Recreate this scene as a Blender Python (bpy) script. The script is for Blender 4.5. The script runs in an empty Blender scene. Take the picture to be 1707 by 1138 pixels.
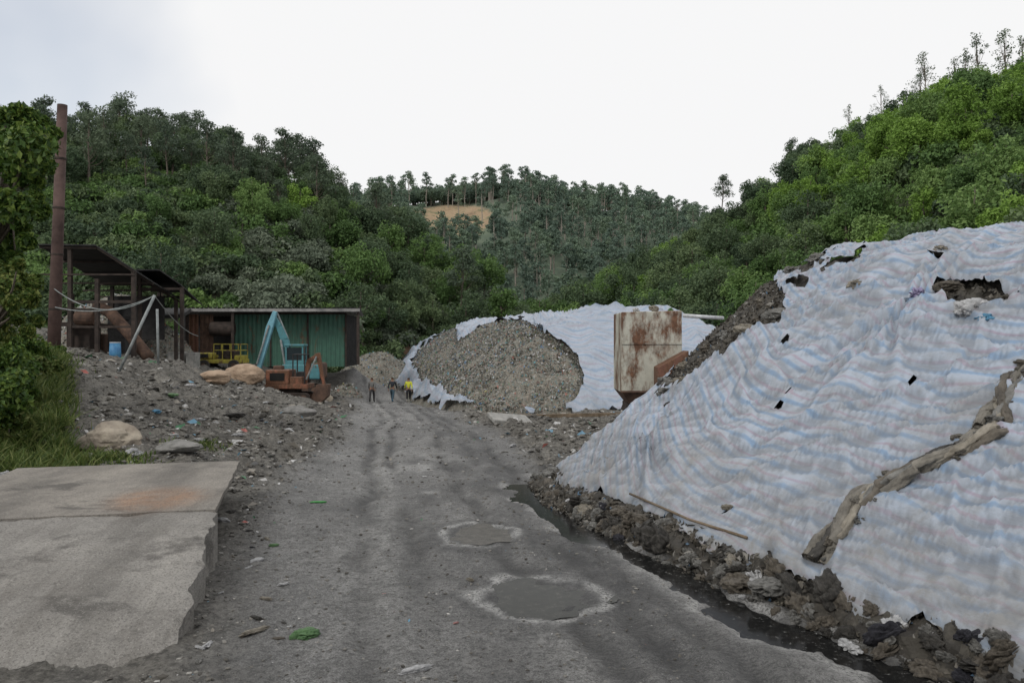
import bpy, math, random, bmesh
import numpy as np
from mathutils import Vector, Matrix
random.seed(7); rng=np.random.default_rng(7)
col=bpy.context.scene.collection
F=1400.0; CZ=2.5; PI=math.pi
def P(px,py,Y): return ((px-853.5)/F*Y, Y, CZ-(py-569)/F*Y)
def proj(x,y,z):
    y=np.maximum(y,.5); return 853.5+F*x/y, 569-F*(z-CZ)/y
# ------------------------------------------------------------ camera
cd=bpy.data.cameras.new('camera'); cd.sensor_width=36; cd.lens=36*F/1707; cd.clip_end=2000; co=bpy.data.objects.new('camera',cd); col.objects.link(co); co.location=(0,0,CZ); co.rotation_euler=(PI/2,0,0); bpy.context.scene.camera=co
# ------------------------------------------------------------ noise
def _h(ix,iy,s):
    n=(ix.astype(np.int64)*374761393+iy.astype(np.int64)*668265263+s*1442695041)&0xffffffff
    n=((n^(n>>13))*1274126177)&0xffffffff
    n=n^(n>>16)
    return (n&0xffff)/65535.0
def vn(x,y,s=0):
    x=np.asarray(x,float); y=np.asarray(y,float)
    ix=np.floor(x); iy=np.floor(y); fx=x-ix; fy=y-iy
    fx=fx*fx*(3-2*fx); fy=fy*fy*(3-2*fy)
    a=_h(ix,iy,s); b=_h(ix+1,iy,s); c=_h(ix,iy+1,s); d=_h(ix+1,iy+1,s)
    return (a+(b-a)*fx)*(1-fy)+(c+(d-c)*fx)*fy
def fbm(x,y,o=4,s=0):
    t=0; a=.5; n=0
    for i in range(o):
        t=t+a*vn(x*2**i+i*17.3,y*2**i+i*9.1,s+i); n+=a; a*=.5
    return t/n-.5
def ridge(x,y,o=3,s=0):
    t=0;a=.5;n=0
    for i in range(o):
        t=t+a*(1-np.abs(2*vn(x*2**i+i*7.7,y*2**i+i*3.1,s+i)-1)); n+=a; a*=.5
    return t/n
def n3(p,f,s): return (vn(p[:,0]*f+5,p[:,1]*f+9,s)+vn(p[:,1]*f+31,p[:,2]*f+3,s+1)+vn(p[:,2]*f+11,p[:,0]*f+23,s+2))/3-.5
def pdist(X,Y,poly):
    shp=X.shape; x=X.ravel(); y=Y.ravel()
    best=np.full(x.shape,1e9); S=np.zeros(x.shape); ins=np.zeros(x.shape,bool); acc=0
    for i in range(len(poly)):
        x0,y0=poly[i]; x1,y1=poly[(i+1)%len(poly)]
        dx,dy=x1-x0,y1-y0; L=math.hypot(dx,dy)
        t=np.clip(((x-x0)*dx+(y-y0)*dy)/(L*L),0,1)
        d=np.hypot(x-x0-t*dx,y-y0-t*dy); m=d<best
        best=np.where(m,d,best); S=np.where(m,acc+t*L,S); acc+=L
        if y0!=y1:
            ins^=((y0>y)!=(y1>y))&(x<(x1-x0)*(y-y0)/(y1-y0)+x0)
    return np.where(ins,best,-best).reshape(shp),S.reshape(shp)
def inpoly(px,py,poly):
    return pdist(px,py,poly)[0]
# ------------------------------------------------------------ mesh helpers
def mesh_np(name,V,Q,mats=(),smooth=False,mi=None):
    V=np.asarray(V,dtype=np.float32); Q=np.asarray(Q,dtype=np.int32)
    me=bpy.data.meshes.new(name); me.vertices.add(len(V)); me.vertices.foreach_set('co',V.ravel())
    k=Q.shape[1]; me.loops.add(Q.size); me.loops.foreach_set('vertex_index',Q.ravel())
    me.polygons.add(len(Q)); me.polygons.foreach_set('loop_start',np.arange(len(Q),dtype=np.int32)*k)
    for m in (mats if isinstance(mats,(list,tuple)) else [mats]): me.materials.append(m)
    me.update(calc_edges=True)
    if mi is not None: me.polygons.foreach_set('material_index',np.asarray(mi,dtype=np.int32))
    me.polygons.foreach_set('use_smooth',np.full(len(Q),smooth))
    me.update()
    return me
def link(name,me,parent=None,loc=None):
    o=bpy.data.objects.new(name,me); col.objects.link(o)
    if parent: o.parent=parent
    if loc is not None: o.location=loc
    return o
def tag(o,label=None,cat=None,group=None,kind=None):
    if label: o['label']=label
    if cat: o['category']=cat
    if group: o['group']=group
    if kind: o['kind']=kind
    return o
def thing(name,label,cat,loc=(0,0,0),rz=0,group=None):
    o=bpy.data.objects.new(name,None); col.objects.link(o); o.empty_display_size=.2
    o.location=loc; o.rotation_euler=(0,0,rz); return tag(o,label,cat,group)
def gridq(nr,nc):
    i=np.arange(nr-1)[:,None]*nc+np.arange(nc-1)[None,:]
    return np.stack([i,i+1,i+nc+1,i+nc],-1).reshape(-1,4)
def attr(me,name,vals):
    a=me.attributes.new(name,'FLOAT','POINT'); a.data.foreach_set('value',np.asarray(vals,dtype=np.float32).ravel())
def compact(V,Q,extra=()):
    u,inv=np.unique(Q.ravel(),return_inverse=True)
    return V[u],inv.reshape(Q.shape),[e[u] for e in extra]
def cutsheet(X,Y,Z,f,step,Q):
    # sheet cut along the zero line of f, edge vertices pulled onto the line
    gy,gx=np.gradient(f,step); g2=gx*gx+gy*gy+1e-6; mv=np.where(f<0,-f/g2,0); dx=mv*gx; dy=mv*gy; L=np.hypot(dx,dy)+1e-9; c=np.minimum(1,1.3*step/L); dx*=c; dy*=c
    zy,zx=np.gradient(Z,step); V=np.stack([X+dx,Y+dy,Z+zx*dx+zy*dy],-1).reshape(-1,3); k=(f.ravel()[Q]>0).any(1)&(f.ravel()[Q]>-3*step*np.sqrt(g2).ravel()[Q]).all(1); return V,Q[k]
class MB:
    def __init__(s): s.V=[]; s.F=[]
    def add(s,v,f):
        n=len(s.V); s.V+= [tuple(a) for a in v]; s.F+=[tuple(n+i for i in q) for q in f]; return s
    def hexa(s,p): return s.add(p,[(0,3,2,1),(4,5,6,7),(0,1,5,4),(1,2,6,5),(2,3,7,6),(3,0,4,7)])
    def box(s,c,d,rz=0,rx=0,ry=0):
        R=Matrix.Rotation(rz,3,'Z')@Matrix.Rotation(ry,3,'Y')@Matrix.Rotation(rx,3,'X'); c=Vector(c)
        a,b,h=d[0]/2,d[1]/2,d[2]/2
        return s.hexa([c+R@Vector(q) for q in ((-a,-b,-h),(a,-b,-h),(a,b,-h),(-a,b,-h),(-a,-b,h),(a,-b,h),(a,b,h),(-a,b,h))])
    def beam(s,a,b,w,h=None,w2=None,h2=None):
        a=Vector(a); b=Vector(b); h=h or w; w2=w2 or w; h2=h2 or h
        d=(b-a).normalized(); up=Vector((0,1,0)) if abs(d.y)<.9 else Vector((0,0,1))
        x=d.cross(up).normalized(); y=x.cross(d).normalized()
        p=[a-x*w/2-y*h/2,a+x*w/2-y*h/2,a+x*w/2+y*h/2,a-x*w/2+y*h/2,b-x*w2/2-y*h2/2,b+x*w2/2-y*h2/2,b+x*w2/2+y*h2/2,b-x*w2/2+y*h2/2]
        return s.hexa(p)
    def tube(s,pts,r,n=8,cap=True):
        pts=[Vector(p) for p in pts]; rr=r if isinstance(r,(list,tuple)) else [r]*len(pts); V=[];Fc=[]
        for i,p in enumerate(pts):
            d=(pts[min(i+1,len(pts)-1)]-pts[max(i-1,0)]).normalized()
            up=Vector((0,0,1)) if abs(d.z)<.9 else Vector((1,0,0)); x=d.cross(up).normalized(); y=x.cross(d)
            V+=[p+(x*math.cos(2*PI*k/n)+y*math.sin(2*PI*k/n))*rr[i] for k in range(n)]
        for i in range(len(pts)-1):
            for k in range(n): Fc.append((i*n+k,i*n+(k+1)%n,(i+1)*n+(k+1)%n,(i+1)*n+k))
        if cap: Fc.append(tuple(range(n))[::-1]); Fc.append(tuple((len(pts)-1)*n+k for k in range(n)))
        return s.add(V,Fc)
    def prism(s,poly,y0,y1):
        n=len(poly); V=[(x,y0,z) for x,z in poly]+[(x,y1,z) for x,z in poly]
        return s.add(V,[tuple(range(n)),tuple(range(n,2*n))[::-1]]+[(i,i+n,(i+1)%n+n,(i+1)%n) for i in range(n)])
    def corr(s,o,u,v,pitch=.25,amp=.05):
        o=Vector(o);u=Vector(u);v=Vector(v); nn=u.cross(v).normalized(); n=max(2,int(u.length/pitch*4)); V=[];Fc=[]
        for i in range(n+1):
            q=o+u*(i/n)+nn*amp*(0,1,1,0)[i%4]; V+=[q,q+v]
        for i in range(n): Fc.append((2*i,2*i+2,2*i+3,2*i+1))
        return s.add(V,Fc)
    def build(s,name,mat,parent=None,world=True,bevel=0,smooth=False):
        V=np.array([tuple(v) for v in s.V])
        if parent and world: V=V-np.array(parent.location)
        me=bpy.data.meshes.new(name)
        loc=None
        if not parent:
            loc=(V[:,0].mean(),V[:,1].mean(),V[:,2].min()); V=V-np.array(loc)
        me.from_pydata(V.tolist(),[],s.F); me.materials.append(mat)
        if smooth: me.polygons.foreach_set('use_smooth',[True]*len(me.polygons))
        me.update(); o=link(name,me,parent,loc)
        if bevel:
            b=o.modifiers.new('bevel','BEVEL'); b.width=bevel; b.segments=2; b.limit_method='ANGLE'
        return o
# ------------------------------------------------------------ materials
class NT:
    def __init__(s,name):
        s.m=bpy.data.materials.new(name); s.m.use_nodes=True; s.t=s.m.node_tree; s.n=s.t.nodes; s.b=s.n['Principled BSDF']
        s.tc=s.n.new('ShaderNodeTexCoord')
    def L(s,a,b): s.t.links.new(a,b)
    def noise(s,sc,det=6,rough=.6,vec=None,dist=0,scale=None):
        x=s.n.new('ShaderNodeTexNoise'); x.inputs['Scale'].default_value=sc; x.inputs['Detail'].default_value=det; x.inputs['Roughness'].default_value=rough; x.inputs['Distortion'].default_value=dist
        v=vec or s.tc.outputs['Object']
        if scale:
            mp=s.n.new('ShaderNodeMapping'); mp.inputs['Scale'].default_value=scale; s.L(v,mp.inputs['Vector']); v=mp.outputs[0]
        s.L(v,x.inputs['Vector']); return x.outputs['Fac']
    def vor(s,sc,out='Color',scale=None):
        x=s.n.new('ShaderNodeTexVoronoi'); x.inputs['Scale'].default_value=sc; v=s.tc.outputs['Object']
        if scale:
            mp=s.n.new('ShaderNodeMapping'); mp.inputs['Scale'].default_value=scale; s.L(v,mp.inputs['Vector']); v=mp.outputs[0]
        s.L(v,x.inputs['Vector']); return x.outputs[out]
    def ramp(s,f,stops,interp='LINEAR'):
        r=s.n.new('ShaderNodeValToRGB'); r.color_ramp.interpolation=interp; e=r.color_ramp.elements
        while len(e)<len(stops): e.new(.5)
        for i,(p,c) in enumerate(stops):
            e[i].position=p; c=(c,c,c) if not isinstance(c,(tuple,list)) else c; e[i].color=(*c[:3],1)
        s.L(f,r.inputs[0]); return r.outputs[0]
    def mix(s,f,a,b,mode='MIX'):
        x=s.n.new('ShaderNodeMix'); x.data_type='RGBA'; x.blend_type=mode
        for sock,v in ((x.inputs[0],f),(x.inputs[6],a),(x.inputs[7],b)):
            if hasattr(v,'is_linked') or hasattr(v,'links'): s.L(v,sock)
            elif isinstance(v,(tuple,list)): sock.default_value=(*v[:3],1)
            elif sock==x.inputs[0]: sock.default_value=v
            else: sock.default_value=(v,v,v,1)
        return x.outputs[2]
    def math(s,op,a,b=0,clamp=False):
        x=s.n.new('ShaderNodeMath'); x.operation=op; x.use_clamp=clamp
        for i,v in enumerate((a,b)):
            if hasattr(v,'links'): s.L(v,x.inputs[i])
            else: x.inputs[i].default_value=v
        return x.outputs[0]
    def attr(s,nm):
        a=s.n.new('ShaderNodeAttribute'); a.attribute_name=nm; return a.outputs['Fac']
    def bump(s,h,st=.5,d=.02):
        b=s.n.new('ShaderNodeBump'); b.inputs['Strength'].default_value=st; b.inputs['Distance'].default_value=d; s.L(h,b.inputs['Height']); s.L(b.outputs[0],s.b.inputs['Normal'])
    def out(s,c=None,rough=.85,metal=0,spec=.3):
        if c is not None:
            if hasattr(c,'links'): s.L(c,s.b.inputs['Base Color'])
            else: s.b.inputs['Base Color'].default_value=(*c,1)
        if hasattr(rough,'links'): s.L(rough,s.b.inputs['Roughness'])
        else: s.b.inputs['Roughness'].default_value=rough
        s.b.inputs['Metallic'].default_value=metal; s.b.inputs['Specular IOR Level'].default_value=spec
        return s.m
def simple(name,c1,c2,sc=3,rough=.8,bump=.3,bd=.02,metal=0,spec=.3):
    t=NT(name); f=t.noise(sc,8,.65); c=t.mix(t.ramp(f,[(.35,0.),(.65,1.)]),c1,c2)
    if bump: t.bump(t.noise(sc*4,6,.7),bump,bd)
    return t.out(c,rough,metal,spec)
def paint_rust(name,paint,amount=.5,sc=2.5,rough=.6,streak=True):
    t=NT(name); f=t.noise(sc,9,.7,scale=(1,1,.45) if streak else None)
    m=t.ramp(f,[(1-amount-.07,0.),(1-amount+.05,1.)])
    r=t.ramp(t.noise(sc*5,6,.7),[(.3,(.05,.028,.018)),(.55,(.14,.07,.04)),(.75,(.22,.12,.075))])
    p=t.mix(t.ramp(t.noise(sc*1.7,6,.7),[(.35,0.),(.7,.6)]),paint,tuple(c*.45+.02 for c in paint))
    t.bump(f,.3,.02); return t.out(t.mix(m,p,r),rough)
def leafmat(name,dark,mid,light,ob=.6,rough=.6,tr_=.3):
    t=NT(name); g=t.n.new('ShaderNodeNewGeometry'); oi=t.n.new('ShaderNodeObjectInfo')
    a=t.math('MULTIPLY',g.outputs['Random Per Island'],1-ob); b=t.math('MULTIPLY',oi.outputs['Random'],ob)
    f=t.math('ADD',a,b); c=t.ramp(f,[(.1,dark),(.5,mid),(.92,light)])
    t.L(c,t.b.inputs['Base Color']); t.b.inputs['Roughness'].default_value=rough; t.b.inputs['Specular IOR Level'].default_value=.25
    if tr_:
        tr=t.n.new('ShaderNodeBsdfTranslucent'); t.L(c,tr.inputs[0]); ms=t.n.new('ShaderNodeMixShader'); ms.inputs[0].default_value=tr_
        t.L(t.b.outputs[0],ms.inputs[1]); t.L(tr.outputs[0],ms.inputs[2]); t.L(ms.outputs[0],t.n['Material Output'].inputs[0])
    return t.m
def islandmat(name,stops,rough=.6,dirt=.5):
    t=NT(name); g=t.n.new('ShaderNodeNewGeometry'); c=t.ramp(g.outputs['Random Per Island'],stops,'CONSTANT')
    c=t.mix(t.ramp(t.noise(6,4),[(.3,0.),(.7,dirt)]),c,(.1,.09,.075)); return t.out(c,rough)
M={}
sc3=lambda k,*cs: [tuple(v*k for v in c) for c in cs]
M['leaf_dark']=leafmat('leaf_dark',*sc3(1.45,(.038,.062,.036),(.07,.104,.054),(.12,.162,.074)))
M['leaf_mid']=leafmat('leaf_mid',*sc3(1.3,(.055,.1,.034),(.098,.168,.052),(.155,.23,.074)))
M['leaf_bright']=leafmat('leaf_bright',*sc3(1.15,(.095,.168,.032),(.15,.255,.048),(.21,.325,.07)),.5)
M['leaf_pine']=leafmat('leaf_pine',*sc3(1.5,(.045,.064,.046),(.068,.093,.06),(.1,.128,.078)))
M['leaf_far_haze']=leafmat('leaf_far_haze',*sc3(1.25,(.085,.122,.098),(.115,.163,.12),(.16,.215,.14)))  # lightened blue-grey, so distant haze is painted into the leaf colour
M['leaf_brush_hazy']=leafmat('leaf_brush_hazy',(.11,.14,.1),(.15,.185,.13),(.2,.235,.165),.4)  # grey-green brush, paled so that smoke haze sits in its colour
M['leaf_near']=leafmat('leaf_near',(.035,.07,.018),(.075,.14,.028),(.16,.22,.045),.1,.5)
M['leaf_nearl']=leafmat('leaf_nearl',(.045,.08,.02),(.09,.145,.03),(.2,.22,.06),.1,.5)
M['grass']=leafmat('grass',(.045,.075,.02),(.09,.135,.03),(.18,.2,.07),.1,.6)
M['bark']=simple('bark',(.07,.058,.045),(.16,.135,.11),8)
M['bark_pale']=simple('bark_pale',(.2,.175,.15),(.36,.32,.28),6)
M['rust']=simple('rust',(.06,.04,.032),(.14,.085,.06),4,.85,.5)
M['rust_dark']=simple('rust_dark',(.022,.018,.016),(.06,.045,.038),3,.85,.4)
M['stack']=simple('stack',(.045,.028,.025),(.12,.078,.068),1.2,.85,.4)
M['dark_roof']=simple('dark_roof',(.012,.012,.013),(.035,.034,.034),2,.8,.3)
M['roof_grey']=simple('roof_grey',(.14,.14,.14),(.3,.29,.28),2.5,.7,.3)
M['steel']=simple('steel',(.16,.18,.18),(.32,.34,.34),5,.5,.2)
M['green_wall']=paint_rust('green_wall',(.06,.15,.11),.38,1.4)
M['teal']=paint_rust('teal',(.08,.24,.27),.36,3)
M['sky_paint']=paint_rust('sky_paint',(.18,.4,.49),.36,3)
M['orange_rust']=paint_rust('orange_rust',(.28,.11,.065),.54,4)
M['yellow']=paint_rust('yellow',(.42,.37,.06),.44,4)
M['white_rust']=paint_rust('white_rust',(.5,.49,.42),.49,1.3)
M['red_rust']=paint_rust('red_rust',(.19,.085,.06),.55,2)
M['black']=simple('black',(.012,.012,.013),(.03,.03,.03),6,.6,.2)
M['blackness']=simple('blackness',(.01,.01,.01),(.02,.018,.016),1,.9,0)
M['rubber']=simple('rubber',(.025,.024,.022),(.06,.055,.05),6,.85,.3)
g=NT('glass'); M['glass']=g.out((.02,.03,.035),.1,0,.6)
M['blue_plastic']=simple('blue_plastic',(.04,.14,.3),(.08,.25,.42),4,.5,.1)
M['white_plastic']=simple('white_plastic',(.42,.43,.45),(.68,.69,.7),6,.5,.4)
M['rock']=simple('rock',(.22,.185,.15),(.4,.35,.28),3,.9,.7,.04)
M['rock_orange']=simple('rock_orange',(.28,.2,.14),(.44,.33,.24),3,.9,.6,.04)
M['rock_grey']=simple('rock_grey',(.13,.13,.12),(.26,.25,.24),5,.9,.7,.03)
M['wood']=simple('wood',(.1,.075,.05),(.22,.17,.12),4,.85,.4)
M['concrete_block']=simple('concrete_block',(.2,.2,.19),(.36,.35,.33),4,.9,.4)
for nm,a,b in (('rag_beige',(.14,.125,.1),(.32,.29,.24)),('rag_grey',(.085,.083,.077),(.24,.235,.22)),('rag_brown',(.06,.052,.042),(.16,.14,.113)),('rag_dark',(.025,.024,.022),(.08,.074,.066)),('rag_white',(.34,.34,.34),(.62,.62,.63)),('rag_rope',(.1,.092,.078),(.24,.222,.19)),
               ('rag_blue',(.06,.2,.36),(.16,.38,.55)),('rag_lilac',(.24,.2,.36),(.42,.38,.55)),('rag_green',(.05,.3,.06),(.12,.5,.14)),('rag_dullgreen',(.06,.13,.05),(.16,.28,.13)),('rag_pink',(.35,.14,.14),(.5,.3,.27)),('rag_black',(.015,.015,.02),(.05,.05,.06))):
    M[nm]=simple(nm,a,b,5,.45,.7,.04)
# tarp
def tarp_mat(name,dirt=1.0,con=1.0,bmp=.4):
    t=NT(name); s=t.attr('stripe'); w=t.math('MULTIPLY',t.noise(.5,2),.2); f=t.math('FRACT',t.math('ADD',s,w))
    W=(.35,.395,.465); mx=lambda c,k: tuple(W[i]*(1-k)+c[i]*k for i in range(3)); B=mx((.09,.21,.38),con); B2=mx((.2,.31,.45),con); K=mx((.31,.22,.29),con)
    c=t.ramp(f,[(0,W),(.06,W),(.12,B2),(.17,B),(.28,B),(.33,B2),(.39,W),(.55,W),(.62,K),(.69,K),(.76,W),(1,W)])
    c=t.mix(t.ramp(t.noise(.5,5),[(.35,.05),(.75,.7)]),c,(.31,.36,.44))
    dn=t.noise(1.5,10,.74,dist=.5); lo=t.attr('dirt')
    dm=t.math('MULTIPLY',t.ramp(t.math('ADD',dn,t.math('MULTIPLY',lo,.24)),[(.43,0.),(.74,1.)]),.78*dirt)
    c=t.mix(dm,c,(.19,.178,.157))
    c=t.mix(t.math('MULTIPLY',t.ramp(t.noise(9,8,.78,scale=(1,.5,1)),[(.5,0.),(.73,1.)]),.35),c,(.13,.13,.13))
    c=t.mix(t.math('MULTIPLY',t.attr('fold_shade'),.45),c,(.09,.1,.115))  # hollows of the folds darkened in the colour, as shade
    h=t.math('ADD',t.noise(3.5,8,.55,scale=(.5,.25,1.2),dist=.3),t.math('MULTIPLY',t.noise(10,5,.6,scale=(.5,.2,1.2),dist=.8),.4)); t.bump(h,bmp,.06)
    return t.out(c,.42,0,.38)
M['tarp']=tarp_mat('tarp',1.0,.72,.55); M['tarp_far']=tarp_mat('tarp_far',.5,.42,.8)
def garbage(name,sc,stops,bd,dk=(.15,.135,.11)):
    t=NT(name); sep=t.vor(sc); c=t.ramp(sep,stops,'CONSTANT'); c2=t.ramp(t.vor(sc*2.3),stops,'CONSTANT')
    c=t.mix(t.ramp(t.noise(sc*.6,4),[(.45,0.),(.55,1.)]),c,c2)
    c=t.mix(t.ramp(t.noise(1.5,6),[(.3,.75),(.7,.25)]),c,dk)
    h=t.math('ADD',t.noise(sc*1.5,6,.7,dist=1),t.vor(sc,'Distance')); t.bump(h,.8,bd); return t.out(c,.7)
GS=[(0,(.1,.095,.08)),(.22,(.2,.18,.145)),(.38,(.32,.3,.25)),(.5,(.15,.17,.15)),(.58,(.42,.42,.4)),(.64,(.1,.22,.24)),(.69,(.22,.2,.17)),(.8,(.32,.18,.15)),(.84,(.1,.1,.09))]
M['garbage_far']=garbage('garbage_far',9,GS,.06)
GN=[(0,(.03,.028,.024)),(.3,(.075,.068,.055)),(.45,(.12,.11,.093)),(.6,(.055,.052,.047)),(.75,(.09,.08,.066)),(.85,(.035,.032,.03))]
M['garbage_near']=garbage('garbage_near',7,GN,.06,(.05,.045,.038))
M['shred']=islandmat('shred',[(0,(.11,.105,.09)),(.22,(.2,.19,.165)),(.42,(.29,.28,.25)),(.6,(.15,.165,.15)),(.7,(.48,.48,.48)),(.78,(.12,.28,.3)),(.83,(.16,.28,.17)),(.86,(.4,.18,.15)),(.885,(.36,.33,.15)),(.91,(.62,.62,.64)),(.96,(.16,.28,.46))])
M['litter']=islandmat('litter',[(0,(.1,.09,.075)),(.25,(.26,.24,.21)),(.48,(.55,.55,.55)),(.7,(.14,.3,.42)),(.78,(.06,.2,.1)),(.84,(.4,.12,.1)),(.88,(.03,.03,.03))])
M['gravel']=islandmat('gravel',[(0,(.06,.057,.052)),(.3,(.12,.115,.105)),(.6,(.19,.183,.168)),(.85,(.29,.28,.26)),(.96,(.44,.43,.41))],.85)
# ------------------------------------------------------------ ground
ZR=([-50,10,20,30,43,58,80,130,300],[0,0,-.35,-.7,-1.2,-1.7,-1.8,-1.2,0]); CX=([-10,0,6,10,20,30,43,58,80,110,200],[.6,.5,.2,-.6,-2,-3.4,-5.4,-8.4,-14,-22,-40])
zr=lambda y: np.interp(y,*ZR); cx=lambda y: np.interp(y,*CX)
ctl=[]
for y in (-20,0,5,8,11,15,20,26,33,43,50,58,68,80,100,130):
    for dx in (-2.2,0,2.2): ctl.append((float(cx(y))+dx,y,float(zr(y))))
for a in ((130,592,36),(230,603,38),(310,612,42),(400,640,46),(470,668,48),(555,668,51),(585,655,62),(130,700,22),(250,700,24),(350,718,22.5),(185,750,17),(300,760,16),(450,722,23),(530,700,28),(250,660,30),(380,672,32),(480,690,36),
    (150,590,45),(60,590,48),(300,600,52),(450,606,62),(590,606,66),(640,600,80),(0,790,14),(0,610,20),(60,655,20),(110,765,16.5),(0,565,25),(60,600,30),(-300,560,22),(-400,700,12),(420,790,15)):
    ctl.append(P(*a))
ctl+=[(-40,45,6),(-45,75,4),(-25,80,1.5),(25,40,0),(40,60,2),(60,100,4),(-60,120,4),(12,100,-1),(-9,3,0),(-9,9,.1),(-20,0,1),(25,0,0),(25,20,0),(8,15,-.2),(6,35,-.8),(12,50,-1.2),(-4,-15,0),(0,300,0),(-200,300,0),(200,300,0),(-200,0,3),(200,0,0),(-300,-50,0),(300,-50,0)]
ctl=np.array(ctl); A=np.hypot(ctl[:,None,0]-ctl[None,:,0],ctl[:,None,1]-ctl[None,:,1])
n=len(ctl); K=np.zeros((n+3,n+3)); K[:n,:n]=-A+np.eye(n)*.3; K[:n,n]=1; K[:n,n+1:]=ctl[:,:2]; K[n,:n]=1; K[n+1:,:n]=ctl[:,:2].T
W=np.linalg.solve(K,np.concatenate([ctl[:,2],[0,0,0]]))
TOE=[(4.7,-8),(4.3,0),(3.85,4),(3.45,6.1),(2.95,7.1),(2.45,8.1),(1.8,10),(1.2,11.8),(.68,14),(.5,16.5),(1.3,19),(2.6,22),(3.9,24.8),(5.6,27.2),(8,29.2),(20,30),(20,-8)]
PUD=[(.31,8.3,.5,.6,0),(-.45,11.05,.4,.55,1)]
def gz0(x,y):
    x=np.atleast_1d(np.asarray(x,float)); y=np.atleast_1d(np.asarray(y,float)); out=np.zeros(x.shape)
    for i in range(0,len(x),60000):
        xs=x[i:i+60000]; ys=y[i:i+60000]
        r=np.hypot(xs[:,None]-ctl[None,:,0],ys[:,None]-ctl[None,:,1]); out[i:i+60000]=-r@W[:n]+W[n]+W[n+1]*xs+W[n+2]*ys
    return np.clip(out,-2.5,7)
def ditch(x,y,d):
    off=.32+fbm(y*.9,y*0+3,3,44)*.35; wd=.2+.22*vn(y*1.3,y*0,45); return np.exp(-((d+off+fbm(x*4,y*4,2,46)*.22)/wd)**2)*np.clip((20-y)/4,0,1)*np.clip(vn(y*.8,y*0+9,47)*2.0,.7,1)
def gnd(x,y,detail=True):
    x=np.atleast_1d(np.asarray(x,float)); y=np.atleast_1d(np.asarray(y,float))
    z=gz0(x,y); rd=np.abs(x-cx(y)-.25*np.sin(y*.3)); road=1-np.clip((rd-2.1)/1.1,0,1); road=road*road*(3-2*road)
    side=(1-road)*np.clip((70-y)/20,0,1)
    z=z+side*(fbm(x*.35,y*.35,4,3)*.9*np.clip((y-12)/14,.12,1)+fbm(x*1.6,y*1.6,4,8)*.5*np.clip((y-8)/12,.3,1)+(ridge(x*2.6,y*2.6,3,9)-.5)*.22*np.clip((y-12)/6,.1,1))
    z=z+fbm(x*2.2,y*2.2,4,5)*(.06+.05*(1-road))+fbm(x*9,y*9,3,15)*(.03+.05*(1-road))+fbm(x*28,y*28,2,16)*.024
    tr=np.zeros(x.shape)
    for c in (-1.35,-.75,.55,1.2,1.75): tr=np.maximum(tr,np.exp(-((x-cx(y)-c-.15*np.sin(y*.23+c)-fbm(y*.6,y*0,2,int(c*7)+30)*.3)/.17)**2)*np.clip(vn(x*.3,y*.35,int(c*5)+60)*2.2-.1,0,1))
    z=z-tr*(.06+.024*np.sin(y*44+np.abs(x-cx(y))*14+fbm(x*2,y*2,2,17)*9))*road
    for a,b,rx,ry,k in PUD:
        q=((x-a)/rx)**2+((y-b)/ry)**2; e=np.exp(-q*.9); z=z*(1-np.exp(-q*.35))+np.exp(-q*.35)*(0+fbm(x*4,y*4,3,5)*.1)-.075*e
    d,_=pdist(x,y,TOE); z=z-.17*ditch(x,y,d)-.1*np.clip(d/.4,0,1)
    return z,road,tr,d
t=np.linspace(0,1,900); rows=-12+15*t+ (np.exp(t*3.85)-1)*8.6; rows=np.concatenate([[-60,-30],rows,[480,700]])
u=np.linspace(-1,1,860); u=np.sign(u)*(np.abs(u)*.62+.75*np.abs(u)**5)
GX=(u[None,:]*(rows[:,None]*1.0+14)); GX=np.where(rows[:,None]<-5,u[None,:]*40,GX); GY=np.repeat(rows[:,None],len(u),1)
z,road,tr,dt=gnd(GX.ravel(),GY.ravel())
X_,Y_=GX.ravel(),GY.ravel()
wet=np.zeros(len(X_)); foam=np.zeros(len(X_))
for a,b,rx,ry,k in PUD:
    q=np.sqrt(((X_-a)/rx)**2+((Y_-b)/ry)**2)+fbm(X_*3,Y_*3,3,40)*.8; foam=np.maximum(foam,np.exp(-((q-1.2)/.15)**2)*np.clip(vn(X_*2.8,Y_*2.8,41+k)*2.6-.25,.0,1)); wet=np.maximum(wet,np.exp(-(q/1.9)**4))
dg=ditch(X_,Y_,dt)
foam=np.maximum(foam,np.exp(-((dg-.3)/.16)**2)*(Y_<18)*(dt<.1)*np.clip(vn(X_*1.6,Y_*1.6,3)*2.2-.4,0,.95))
wet=np.maximum(wet,np.clip(dg*2,0,1)*(Y_<24)); wet=np.maximum(wet,np.exp(-((dt+.2)/.55)**2)*(Y_<24)*.9)
cc=X_-cx(Y_); band=np.exp(-((cc-1.3)/.8)**2)*np.clip((Y_-4)/6,0,1)*np.clip((60-Y_)/20,0,1); wet=np.maximum(wet,band*np.clip(fbm(X_*.9,Y_*.35,4,9)*2.8+.6,0,1)*.95)
wet=np.maximum(wet,np.exp(-((cc+.25)/.3)**2)*np.clip((Y_-9)/5,0,1)*np.clip((60-Y_)/20,0,1)*np.clip(fbm(X_*1.2,Y_*.4,4,19)*3+.4,0,1)*.7)
wet=np.maximum(wet,road*np.clip(fbm(X_*.7,Y_*.3,4,109)*3.2-.2,0,1)*.7*(Y_<60))
foam=np.maximum(foam,np.exp(-(cc/1.0)**2)*np.clip((Y_-12)/3,0,1)*np.clip((24-Y_)/4,0,1)*np.clip(fbm(X_*1.4,Y_*.6,3,77)*4-.25,0,.8))
pale=(np.exp(-((cc+1.05)/.5)**2)*np.clip(fbm(X_*.8,Y_*.3,3,29)*2+.8,0,1)+np.exp(-((cc-.35)/.35)**2)*np.clip(fbm(X_*.8,Y_*.3,3,39)*2.5+.5,0,1))*road
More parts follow.
